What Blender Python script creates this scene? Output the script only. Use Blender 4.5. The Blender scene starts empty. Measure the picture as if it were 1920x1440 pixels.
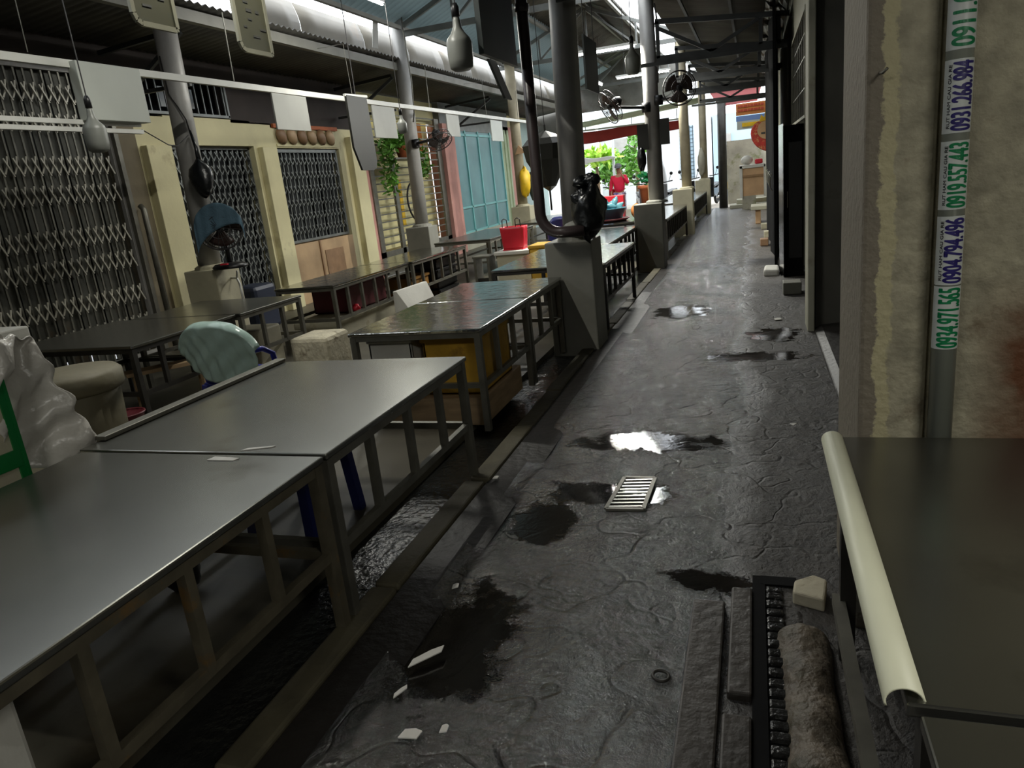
import bpy, bmesh, math, random
from mathutils import Vector, Matrix
random.seed(7)
PI = math.pi
SC = bpy.context.scene
COL = SC.collection

# ---------------------------------------------------------------- camera
cam_d = bpy.data.cameras.new('camera')
cam_d.sensor_width = 36.0
cam_d.lens = 1358.0 / 1920.0 * 36.0
cam_d.clip_end = 300
cam = bpy.data.objects.new('camera', cam_d); COL.objects.link(cam)
cam.matrix_world = Matrix((
    (0.94700764, 0.01557461, 0.32083324, 0.0),
    (0.30306102, 0.28767382, -0.90851406, 0.0),
    (-0.10644507, 0.9576018, 0.26770925, 1.6),
    (0, 0, 0, 1)))
SC.camera = cam

# ---------------------------------------------------------------- world, exposure
w = bpy.data.worlds.new('overcast'); SC.world = w; w.use_nodes = True
bg = w.node_tree.nodes['Background']
bg.inputs[0].default_value = (0.90, 0.95, 1.0, 1); bg.inputs[1].default_value = 3.6
SC.view_settings.view_transform = 'Standard'
SC.view_settings.look = 'None'
SC.view_settings.exposure = 0.35
SC.view_settings.gamma = 1.0
SC.view_settings.use_curve_mapping = False
SC.cycles.max_bounces = 8
SC.cycles.diffuse_bounces = 4
SC.cycles.glossy_bounces = 4
SC.cycles.transmission_bounces = 6
SC.cycles.caustics_reflective = False
SC.cycles.caustics_refractive = False
SC.cycles.sample_clamp_indirect = 3.0

# ---------------------------------------------------------------- materials
def srgb(r, g, b):
    f = lambda c: (c/255/12.92) if c/255 <= .04045 else ((c/255+.055)/1.055)**2.4
    return (f(r), f(g), f(b), 1)

def mat(name, col, rough=.6, metal=0., var=.25, vs=4., bump=.1, bs=40., dirt=None, ds=3., dth=.5, alpha=1., spec=.5, trans=0., sheen=0., stretch=None):
    m = bpy.data.materials.new(name); m.use_nodes = True
    nt = m.node_tree; N = nt.nodes; L = nt.links
    b = N['Principled BSDF']
    b.inputs['Roughness'].default_value = rough
    b.inputs['Metallic'].default_value = metal
    b.inputs['Specular IOR Level'].default_value = spec
    b.inputs['Alpha'].default_value = alpha
    b.inputs['Transmission Weight'].default_value = trans
    tc = N.new('ShaderNodeTexCoord'); src = tc.outputs['Object']
    if stretch:
        mp = N.new('ShaderNodeMapping'); mp.inputs['Scale'].default_value = stretch
        L.new(src, mp.inputs[0]); src = mp.outputs[0]
    n = N.new('ShaderNodeTexNoise'); n.inputs['Scale'].default_value = vs; n.inputs['Detail'].default_value = 6
    L.new(src, n.inputs['Vector'])
    r = N.new('ShaderNodeMapRange'); r.inputs[1].default_value = .3; r.inputs[2].default_value = .7
    r.inputs[3].default_value = 1-var; r.inputs[4].default_value = 1+var*.6
    L.new(n.outputs['Fac'], r.inputs[0])
    mx = N.new('ShaderNodeVectorMath'); mx.operation = 'SCALE'
    mx.inputs[0].default_value = col[:3]; L.new(r.outputs[0], mx.inputs['Scale'])
    out = mx.outputs[0]
    if dirt:
        n2 = N.new('ShaderNodeTexNoise'); n2.inputs['Scale'].default_value = ds; n2.inputs['Detail'].default_value = 8; n2.inputs['Roughness'].default_value = .65
        L.new(src, n2.inputs['Vector'])
        r2 = N.new('ShaderNodeMapRange'); r2.inputs[1].default_value = dth; r2.inputs[2].default_value = dth+.12
        L.new(n2.outputs['Fac'], r2.inputs[0])
        mm = N.new('ShaderNodeMix'); mm.data_type = 'RGBA'
        L.new(r2.outputs[0], mm.inputs['Factor']); L.new(out, mm.inputs['A']); mm.inputs['B'].default_value = dirt
        out = mm.outputs['Result']
    L.new(out, b.inputs['Base Color'])
    if bump > 0:
        n3 = N.new('ShaderNodeTexNoise'); n3.inputs['Scale'].default_value = bs; n3.inputs['Detail'].default_value = 4
        L.new(src, n3.inputs['Vector'])
        bp = N.new('ShaderNodeBump'); bp.inputs['Strength'].default_value = bump; bp.inputs['Distance'].default_value = .02
        L.new(n3.outputs['Fac'], bp.inputs['Height']); L.new(bp.outputs[0], b.inputs['Normal'])
    return m

def emit(name, col, s):
    m = bpy.data.materials.new(name); m.use_nodes = True
    b = m.node_tree.nodes['Principled BSDF']
    b.inputs['Base Color'].default_value = col
    b.inputs['Emission Color'].default_value = col; b.inputs['Emission Strength'].default_value = s
    return m

M = {}
M['steel'] = mat('stainless steel sheet', srgb(146,146,139), .26, .95, .14, 2.5, .04, 3.0, dirt=srgb(122,120,112), ds=2.2, dth=.56)
M['steel_wet'] = mat('wet steel sheet', srgb(176,176,170), .14, 1.0, .12, 3, .25, 9.0)
M['leg'] = mat('grey steel tube', srgb(120,118,108), .45, .6, .25, 8, .05, 30)
M['rust'] = mat('rusty steel tube', srgb(100,94,78), .6, .4, .3, 9, .1, 40, dirt=srgb(128,98,54), ds=5, dth=.56)
M['darkleg'] = mat('dark painted steel', srgb(52,50,46), .5, .3, .3, 8, .05, 30)
M['pole'] = mat('grey painted steel pole', srgb(168,166,162), .5, .1, .2, 3, .12, 14)
M['pole_cream'] = mat('weathered cream pole', srgb(170,160,135), .6, 0, .3, 3, .12, 14)
M['pedestal'] = mat('pale painted concrete', srgb(128,127,118), .6, 0, .18, 3, .1, 25)
M['pedestal_cream'] = mat('cream painted concrete', srgb(176,170,145), .6, 0, .18, 3, .1, 25)
M['brownpipe'] = mat('dark brown pipe', srgb(62,52,52), .35, 0, .2, 5, .05, 20)
M['cream'] = mat('cream plaster wall', srgb(218,210,168), .75, 0, .12, 1.5, .12, 20, dirt=srgb(176,164,126), ds=1.6, dth=.60)
M['brownwall'] = mat('dull brown pillar', srgb(110,100,78), .7, 0, .25, 2, .1, 20)
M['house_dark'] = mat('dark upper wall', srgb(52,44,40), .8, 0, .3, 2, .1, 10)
M['pink'] = mat('faded pink plaster', srgb(205,150,138), .75, 0, .2, 2, .1, 15, dirt=srgb(222,200,180), ds=6, dth=.62)
M['teal'] = mat('teal glazed door', srgb(96,142,146), .35, 0, .2, 1.5, .02, 10)
M['tealframe'] = mat('pale teal door frame', srgb(120,186,186), .4, 0, .1, 3, .02, 10)
M['palegreen'] = mat('pale green painted post', srgb(178,192,160), .6, 0, .15, 3, .05, 20)
M['paleblue'] = mat('pale blue steel door', srgb(178,200,198), .5, 0, .15, 1.5, .03, 10)
M['shutter'] = mat('dark folding shutter sheet', srgb(82,82,74), .55, .3, .3, 1.8, .05, 10, dirt=srgb(96,80,56), ds=1.3, dth=.60)
M['lattice'] = mat('pale steel lattice', srgb(190,186,172), .4, .2, .2, 6, .03, 20)
M['lattice_dim'] = mat('grey steel lattice', srgb(120,124,122), .45, .3, .2, 6, .03, 20)
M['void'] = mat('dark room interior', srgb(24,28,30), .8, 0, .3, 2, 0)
M['tile'] = mat('beige wall tile', srgb(190,160,124), .5, 0, .25, 2.2, .05, 12)
M['tile2'] = mat('brown wall tile', srgb(150,118,88), .5, 0, .25, 5, .05, 12)
M['tin'] = mat('grey corrugated tin', srgb(120,118,112), .4, .5, .3, 2, .04, 8, dirt=srgb(92,82,72), ds=1.4, dth=.56)
M['tin_dark'] = mat('dark weathered tin', srgb(98,96,90), .6, .2, .3, 2, .04, 8)
M['gutter'] = mat('zinc gutter sheet', srgb(116,111,100), .45, .3, .2, 1.5, .1, 3, dirt=srgb(128,110,88), ds=1.2, dth=.60)
M['truss'] = mat('dark steel truss', srgb(64,66,66), .5, .4, .25, 5, .05, 20)
M['truss_grey'] = mat('grey painted truss', srgb(118,120,116), .5, .2, .2, 5, .05, 20)
M['fascia'] = mat('grey fascia beam', srgb(128,126,116), .5, .1, .2, 3, .05, 20)
M['barwhite'] = mat('pale enamelled sheet bar', srgb(226,226,200), .45, 0, .08, 3, .02, 10)
M['whiterail'] = mat('white painted steel rail', srgb(212,212,205), .4, 0, .1, 5, .03, 20)
M['board'] = mat('grey sign board back', srgb(150,150,143), .45, .1, .15, 1.5, .04, 8)
M['board_white'] = mat('white board', srgb(186,190,182), .45, 0, .1, 1.5, .04, 8)
M['board_dark'] = mat('dark green sign board', srgb(50,58,56), .5, 0, .2, 1.5, .04, 8)
M['board_olive'] = mat('olive grey sign board', srgb(38,37,31), .5, 0, .15, 1.5, .04, 8)
M['signface'] = mat('yellowed sign face', srgb(74,73,58), .4, 0, .2, 2, .02, 8, dirt=srgb(66,68,60), ds=5, dth=.58)
M['signrim'] = mat('silver sign rim', srgb(150,148,130), .35, .4, .1, 4, .02, 8)
M['ink'] = mat('faded dark ink', srgb(64,64,60), .6, 0, .2, 4, 0)
M['lampshade'] = mat('grey plastic lamp cover', srgb(128,130,124), .4, 0, .12, 4, .03, 10)
M['black'] = mat('black plastic', srgb(24,24,26), .4, 0, .2, 5, .05, 20)
M['blackbag'] = mat('black plastic bag', srgb(20,22,24), .28, 0, .2, 5, .5, 12)
M['fanblade'] = mat('smoky brown fan blade', srgb(58,42,38), .4, 0, .2, 5, 0)
M['cage'] = mat('dark wire fan cage', srgb(60,58,58), .4, .4, .1, 5, 0)
M['bluecloth'] = mat('teal blue cloth', srgb(72,98,114), .85, 0, .2, 6, .3, 60)
M['foam'] = mat('dirty white foam', srgb(190,184,160), .7, 0, .2, 3, .12, 30, dirt=srgb(150,138,104), ds=3, dth=.60)
M['foamclean'] = mat('pale foam', srgb(206,204,196), .7, 0, .1, 3, .1, 30)
M['foamrough'] = mat('stained foam block', srgb(196,188,164), .75, 0, .25, 6, .4, 25, dirt=srgb(120,108,86), ds=7, dth=.55)
M['yellow'] = mat('yellow stained crate', srgb(196,152,44), .6, 0, .25, 4, .15, 25, dirt=srgb(140,104,36), ds=5, dth=.56)
M['amber'] = mat('amber brown crate', srgb(156,112,48), .6, 0, .25, 5, .1, 25)
M['maroon'] = mat('maroon plastic crate', srgb(92,24,34), .5, 0, .2, 4, .05, 20)
M['red'] = mat('red plastic', srgb(200,36,52), .4, 0, .15, 4, .08, 20)
M['redcloth'] = mat('red awning cloth', srgb(160,52,46), .8, 0, .2, 1.5, .15, 8)
M['pinkred'] = mat('dull red bucket', srgb(104,36,44), .4, 0, .15, 4, .05, 20)
M['blueplastic'] = mat('dark blue plastic', srgb(34,40,120), .35, 0, .15, 4, .03, 20)
M['navyplastic'] = mat('navy plastic', srgb(26,32,84), .35, 0, .15, 4, .03, 20)
M['film'] = mat('pale green plastic film', srgb(168,192,184), .22, 0, .12, 5, .5, 9, spec=.6)
M['film_clear'] = mat('cloudy white plastic film', srgb(214,210,202), .3, 0, .12, 6, .7, 10, spec=.6)
M['greentape'] = mat('green tape', srgb(20,118,58), .35, 0, .1, 4, .02, 20)
M['barrel'] = mat('grimy white tub', srgb(112,106,86), .6, 0, .25, 3, .15, 20)
M['terracotta'] = mat('terracotta', srgb(176,96,56), .7, 0, .2, 6, .1, 30)
M['leaf'] = mat('green leaf', srgb(96,150,52), .5, 0, .35, 3, 0)
M['leafbright'] = mat('bright green leaf', srgb(170,214,70), .5, 0, .3, 3, 0)
M['leafdeep'] = mat('deep green leaf', srgb(28,128,76), .5, 0, .3, 3, 0)
M['bark'] = mat('bark', srgb(110,92,70), .9, 0, .3, 8, .3, 30)
M['tealbasin'] = mat('teal plastic basin', srgb(40,108,124), .35, 0, .15, 4, .03, 20)
M['bluebottle'] = mat('blue green bottle plastic', srgb(96,146,156), .2, 0, .2, 9, .05, 20)
M['darkred'] = mat('dark red tray', srgb(74,18,22), .4, 0, .15, 4, .03, 20)
M['concrete'] = mat('bare concrete wall', srgb(88,86,78), .8, 0, .25, 2, .25, 18, dirt=srgb(62,58,50), ds=2, dth=.58)
M['darkdoor'] = mat('dark blue grey steel door', srgb(52,58,60), .5, .2, .2, 2, .05, 10)
M['blackpanel'] = mat('black panel', srgb(20,20,21), .85, 0, .3, 3, .05, 10, spec=.12)
M['jamb'] = mat('pale plaster jamb', srgb(172,170,152), .7, 0, .15, 2.5, .1, 20, dirt=srgb(136,130,112), ds=2, dth=.6)
M['moss'] = mat('mossy concrete', srgb(170,166,150), .85, 0, .3, 2, .3, 12, dirt=srgb(112,118,72), ds=1.8, dth=.52)
M['whitewall'] = mat('white house wall', srgb(196,200,202), .7, 0, .06, 1, .02, 10)
M['bluewall'] = mat('pale blue house wall', srgb(160,184,200), .7, 0, .06, 1, .02, 10)
M['glass'] = mat('grey window glass', srgb(70,80,88), .15, 0, .2, 2, 0)
M['street'] = mat('pale street paving', srgb(168,160,148), .7, 0, .2, 2, .15, 10)
M['cardboard'] = mat('cardboard', srgb(196,160,122), .8, 0, .15, 3, .05, 20)
M['cardboard2'] = mat('darker cardboard', srgb(150,118,84), .8, 0, .15, 3, .05, 20)
M['redbike'] = mat('red motorbike paint', srgb(170,30,36), .25, 0, .1, 4, 0)
M['silverbike'] = mat('silver motorbike paint', srgb(140,142,146), .25, .2, .1, 4, 0)
M['blackbike'] = mat('black motorbike paint', srgb(26,28,32), .25, 0, .1, 4, 0)
M['chrome'] = mat('chrome', srgb(210,210,210), .15, 1., .05, 4, 0)
M['tyre'] = mat('tyre rubber', srgb(26,26,26), .8, 0, .2, 6, .1, 40)
M['jacket'] = mat('bright red jacket', srgb(232,34,72), .75, 0, .12, 5, .15, 20)
M['skin'] = mat('skin', srgb(176,126,98), .55, 0, .1, 5, 0)
M['trousers'] = mat('patterned trousers', srgb(214,208,220), .8, 0, .1, 5, .1, 20, dirt=srgb(92,70,150), ds=11, dth=.48)
M['greyhat'] = mat('grey cap', srgb(120,120,130), .7, 0, .2, 5, .1, 20)
M['stickerwhite'] = mat('sticker paper', srgb(196,200,196), .35, 0, .06, 4, 0)
M['green_ink'] = mat('green sticker ink', srgb(10,120,72), .35, 0, .12, 40, 0)
M['purple_ink'] = mat('dark violet sticker ink', srgb(42,34,104), .35, 0, .12, 40, 0)
M['black_ink'] = mat('black sticker ink', srgb(20,20,24), .4, 0, .1, 4, 0)
M['pvc'] = mat('grey downpipe', srgb(122,126,116), .22, 0, .1, 3, .02, 10)
M['wire'] = mat('dark cable', srgb(40,38,38), .6, 0, .1, 4, 0)
M['whiteplastic'] = mat('white plastic', srgb(224,224,218), .35, 0, .08, 4, .03, 20)
M['litter'] = mat('pale litter', srgb(206,204,198), .7, 0, .1, 9, .1, 40)
M['pinkawning'] = mat('faded pink awning', srgb(190,110,112), .7, 0, .15, 2, .1, 8)
M['orangesign'] = mat('orange sign', srgb(196,122,62), .6, 0, .15, 2, .02, 8)
M['redletter'] = mat('red lettering', srgb(170,64,44), .6, 0, .1, 2, 0)
M['bluesign'] = mat('blue sign', srgb(120,150,206), .6, 0, .1, 2, 0)
M['paleyellow'] = mat('pale yellow board', srgb(236,226,170), .6, 0, .08, 2, .02, 8)  # even pale yellow base colour
M['balloonred'] = mat('red ornament', srgb(190,48,36), .5, 0, .3, 7, 0, dirt=srgb(206,150,96), ds=9, dth=.52)
M['balloonyellow'] = mat('yellow ornament', srgb(240,196,40), .5, 0, .2, 7, 0)
M['wood'] = mat('worn pale wood', srgb(168,142,108), .7, 0, .25, 4, .1, 20, stretch=(1,1,6))
M['tube_on'] = emit('lit fluorescent tube', (1,1,.96,1), 32)
M['lamp_off'] = mat('unlit fluorescent tube', srgb(220,224,220), .3, 0, .05, 4, 0)

# pale tin that lets the daylight through (translucent roof sheet)
def translucent(name, col):
    m = bpy.data.materials.new(name); m.use_nodes = True
    nt = m.node_tree; N = nt.nodes; L = nt.links
    N.remove(N['Principled BSDF']); out = N['Material Output']
    d = N.new('ShaderNodeBsdfDiffuse'); t = N.new('ShaderNodeBsdfTranslucent'); mx = N.new('ShaderNodeMixShader')
    no = N.new('ShaderNodeTexNoise'); no.inputs['Scale'].default_value = 1.2
    cr = N.new('ShaderNodeMapRange'); cr.inputs[3].default_value = .25; cr.inputs[4].default_value = .6
    L.new(no.outputs['Fac'], cr.inputs[0]); L.new(cr.outputs[0], mx.inputs[0])
    d.inputs[0].default_value = col; t.inputs[0].default_value = col
    L.new(d.outputs[0], mx.inputs[1]); L.new(t.outputs[0], mx.inputs[2]); L.new(mx.outputs[0], out.inputs[0])
    return m
M['skylight'] = translucent('pale translucent roof sheet', srgb(150,160,160))

# plastered pillar with a peeled strip, stains and a shaded facet painted in
def peeled():
    m = mat('peeling stained plaster', srgb(158,152,130), .75, 0, .34, 13, .5, 34, dirt=srgb(104,90,70), ds=4.5, dth=.60)
    nt = m.node_tree; N = nt.nodes; L = nt.links; b = N['Principled BSDF']
    src = b.inputs['Base Color'].links[0].from_socket
    tc = N.new('ShaderNodeTexCoord'); sx = N.new('ShaderNodeSeparateXYZ'); L.new(tc.outputs['Object'], sx.inputs[0])
    no = N.new('ShaderNodeTexNoise'); no.inputs['Scale'].default_value = 9; no.inputs['Detail'].default_value = 8; no.inputs['Roughness'].default_value = .75
    L.new(tc.outputs['Object'], no.inputs['Vector'])
    ad = N.new('ShaderNodeMath'); ad.operation = 'MULTIPLY_ADD'; ad.inputs[1].default_value = .09; L.new(no.outputs['Fac'], ad.inputs[0]); L.new(sx.outputs['X'], ad.inputs[2])
    def band(x0, x1, e=.006):
        a = N.new('ShaderNodeMapRange'); a.inputs[1].default_value = x0; a.inputs[2].default_value = x0+e; L.new(ad.outputs[0], a.inputs[0])
        c = N.new('ShaderNodeMapRange'); c.inputs[1].default_value = x1; c.inputs[2].default_value = x1+e; c.inputs[3].default_value = 1; c.inputs[4].default_value = 0; L.new(ad.outputs[0], c.inputs[0])
        p = N.new('ShaderNodeMath'); p.operation = 'MULTIPLY'; L.new(a.outputs[0], p.inputs[0]); L.new(c.outputs[0], p.inputs[1]); return p.outputs[0]
    def over(base, fac, col):
        mm = N.new('ShaderNodeMix'); mm.data_type = 'RGBA'; L.new(fac, mm.inputs['Factor']); L.new(base, mm.inputs['A']); mm.inputs['B'].default_value = col; return mm.outputs['Result']
    o = over(src, band(.30, .385), srgb(120,112,98))  # grey band paints the shade of the pillar's left facet
    o = over(o, band(.385, .425), srgb(176,168,134))
    # rust stain low down on the far right
    z = N.new('ShaderNodeMapRange'); z.inputs[1].default_value = .98; z.inputs[2].default_value = 1.22; z.inputs[3].default_value = 1; z.inputs[4].default_value = 0
    L.new(sx.outputs['Z'], z.inputs[0])
    xx = N.new('ShaderNodeMapRange'); xx.inputs[1].default_value = .60; xx.inputs[2].default_value = .74; L.new(sx.outputs['X'], xx.inputs[0])
    n2 = N.new('ShaderNodeTexNoise'); n2.inputs['Scale'].default_value = 7; n2.inputs['Detail'].default_value = 7; L.new(tc.outputs['Object'], n2.inputs['Vector'])
    p1 = N.new('ShaderNodeMath'); p1.operation = 'MULTIPLY'; L.new(z.outputs[0], p1.inputs[0]); L.new(xx.outputs[0], p1.inputs[1])
    p2 = N.new('ShaderNodeMath'); p2.operation = 'MULTIPLY'; L.new(p1.outputs[0], p2.inputs[0]); L.new(n2.outputs['Fac'], p2.inputs[1])
    p3 = N.new('ShaderNodeMath'); p3.operation = 'MULTIPLY'; p3.use_clamp = True; p3.inputs[1].default_value = 1.9; L.new(p2.outputs[0], p3.inputs[0])
    o = over(o, p3.outputs[0], srgb(96,58,32))
    L.new(o, b.inputs['Base Color'])
    return m
M['peeled'] = peeled()

# wet uneven concrete of the alley; the middle lane is soaked, the right side merely damp
def wetfloor():
    m = bpy.data.materials.new('wet uneven concrete'); m.use_nodes = True
    nt = m.node_tree; N = nt.nodes; L = nt.links; b = N['Principled BSDF']
    tc = N.new('ShaderNodeTexCoord'); sx = N.new('ShaderNodeSeparateXYZ'); L.new(tc.outputs['Object'], sx.inputs[0])
    def noise(s, d=6, r=.6, vec=None, dist=0):
        n = N.new('ShaderNodeTexNoise'); n.inputs['Scale'].default_value = s; n.inputs['Detail'].default_value = d; n.inputs['Roughness'].default_value = r
        n.inputs['Distortion'].default_value = dist
        L.new(vec or tc.outputs['Object'], n.inputs['Vector']); return n.outputs['Fac']
    def mr(x, a, c, d=0., e=1.):
        r = N.new('ShaderNodeMapRange'); r.inputs[1].default_value = a; r.inputs[2].default_value = c; r.inputs[3].default_value = d; r.inputs[4].default_value = e
        L.new(x, r.inputs[0]); return r.outputs[0]
    def op(o, x, y):
        q = N.new('ShaderNodeMath'); q.operation = o
        for i, v in enumerate((x, y)):
            if isinstance(v, (int, float)): q.inputs[i].default_value = v
            else: L.new(v, q.inputs[i])
        return q.outputs[0]
    n1 = noise(1.1, 5, .6, dist=.6)
    xw = op('ADD', sx.outputs['X'], op('MULTIPLY', op('SUBTRACT', n1, .5), .55))
    wet = mr(xw, -.20, .02, 1, 0)                       # 1 = soaked
    # puddles
    pud = None
    for (px, py, rx, ry) in ((-.62, 4.13, .42, .17), (-.72, 3.38, .34, .15), (-1.0, 3.05, .16, .22), (-.02, 6.1, .42, .16), (.15, 6.9, .25, .25), (-.8, 8.2, .3, .4), (-1.05, 2.1, .2, .35), (-.2, 2.62, .16, .08)):
        mp = N.new('ShaderNodeMapping'); mp.vector_type = 'TEXTURE'
        mp.inputs['Location'].default_value = (px, py, 0); mp.inputs['Scale'].default_value = (rx, ry, 1)
        L.new(tc.outputs['Object'], mp.inputs[0])
        ln = N.new('ShaderNodeVectorMath'); ln.operation = 'LENGTH'; L.new(mp.outputs[0], ln.inputs[0])
        v = op('ADD', ln.outputs['Value'], op('MULTIPLY', op('SUBTRACT', noise(7, 6, .7), .5), 2.4))
        v = mr(v, .85, 1.0, 1, 0)
        pud = v if pud is None else op('MAXIMUM', pud, v)
    fine = noise(38, 6, .65)
    mid = noise(11, 6, .65, dist=.8)
    big = noise(3.2, 5, .6, dist=.5)
    vo = N.new('ShaderNodeTexVoronoi'); vo.feature = 'DISTANCE_TO_EDGE'; vo.inputs['Scale'].default_value = 1.6; vo.inputs['Randomness'].default_value = .8
    wv = N.new('ShaderNodeVectorMath'); wv.operation = 'ADD'; nn = N.new('ShaderNodeTexNoise'); nn.inputs['Scale'].default_value = 2.5; L.new(tc.outputs['Object'], nn.inputs['Vector'])
    L.new(tc.outputs['Object'], wv.inputs[0]); L.new(nn.outputs['Color'], wv.inputs[1]); L.new(wv.outputs[0], vo.inputs['Vector'])
    crack = mr(vo.outputs['Distance'], 0, .03)
    h = op('ADD', op('MULTIPLY', fine, .42), op('ADD', op('MULTIPLY', mid, .8), op('ADD', op('MULTIPLY', big, 1.0), op('MULTIPLY', crack, .25))))
    h = op('MULTIPLY', h, op('SUBTRACT', 1.0, op('MULTIPLY', pud, .97)))
    bp = N.new('ShaderNodeBump'); bp.inputs['Strength'].default_value = 1.0; bp.inputs['Distance'].default_value = .030
    L.new(h, bp.inputs['Height']); L.new(bp.outputs[0], b.inputs['Normal'])
    cr = N.new('ShaderNodeValToRGB'); cr.color_ramp.elements[0].position = .3; cr.color_ramp.elements[0].color = srgb(24,22,21); cr.color_ramp.elements[1].position = .75; cr.color_ramp.elements[1].color = srgb(62,57,52)
    L.new(mid, cr.inputs[0])
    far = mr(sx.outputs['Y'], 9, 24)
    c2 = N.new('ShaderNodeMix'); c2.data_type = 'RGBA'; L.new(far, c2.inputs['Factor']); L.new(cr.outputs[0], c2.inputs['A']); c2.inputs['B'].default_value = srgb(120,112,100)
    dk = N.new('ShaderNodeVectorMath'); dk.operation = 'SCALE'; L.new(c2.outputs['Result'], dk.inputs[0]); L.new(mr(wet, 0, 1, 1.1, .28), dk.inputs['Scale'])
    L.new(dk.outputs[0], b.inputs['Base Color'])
    rough = op('ADD', mr(wet, 0, 1, .6, .11), op('MULTIPLY', op('SUBTRACT', noise(5, 5, .7), .5), .25))
    rough = op('MAXIMUM', op('MULTIPLY', rough, op('SUBTRACT', 1.0, pud)), .05)
    L.new(rough, b.inputs['Roughness'])
    L.new(mr(wet, 0, 1, .35, 1.0), b.inputs['Specular IOR Level']); b.inputs['IOR'].default_value = 1.95
    return m
M['wetfloor'] = wetfloor()
M['stallfloor'] = mat('damp beige floor tile', srgb(84,80,68), .5, 0, .3, 1.4, .12, 6, dirt=srgb(62,54,42), ds=1.2, dth=.55)
M['drain'] = mat('black wet gutter', srgb(26,27,26), .25, 0, .4, 6, .5, 26)
M['kerb'] = mat('worn olive kerb', srgb(76,71,54), .7, 0, .35, 5, .3, 20)
M['apron'] = mat('dark damp concrete apron', srgb(30,27,24), .5, 0, .3, 4, .4, 18)
M['slab'] = mat('dark damp concrete slab', srgb(62,57,52), .5, 0, .3, 5, .35, 25)
M['log'] = mat('lumpy cement ridge', srgb(104,94,80), .55, 0, .5, 14, .9, 28, dirt=srgb(66,64,48), ds=5, dth=.50)
M['cobble'] = mat('wet black cobbles', srgb(32,32,31), .25, 0, .4, 9, .6, 20)

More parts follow.
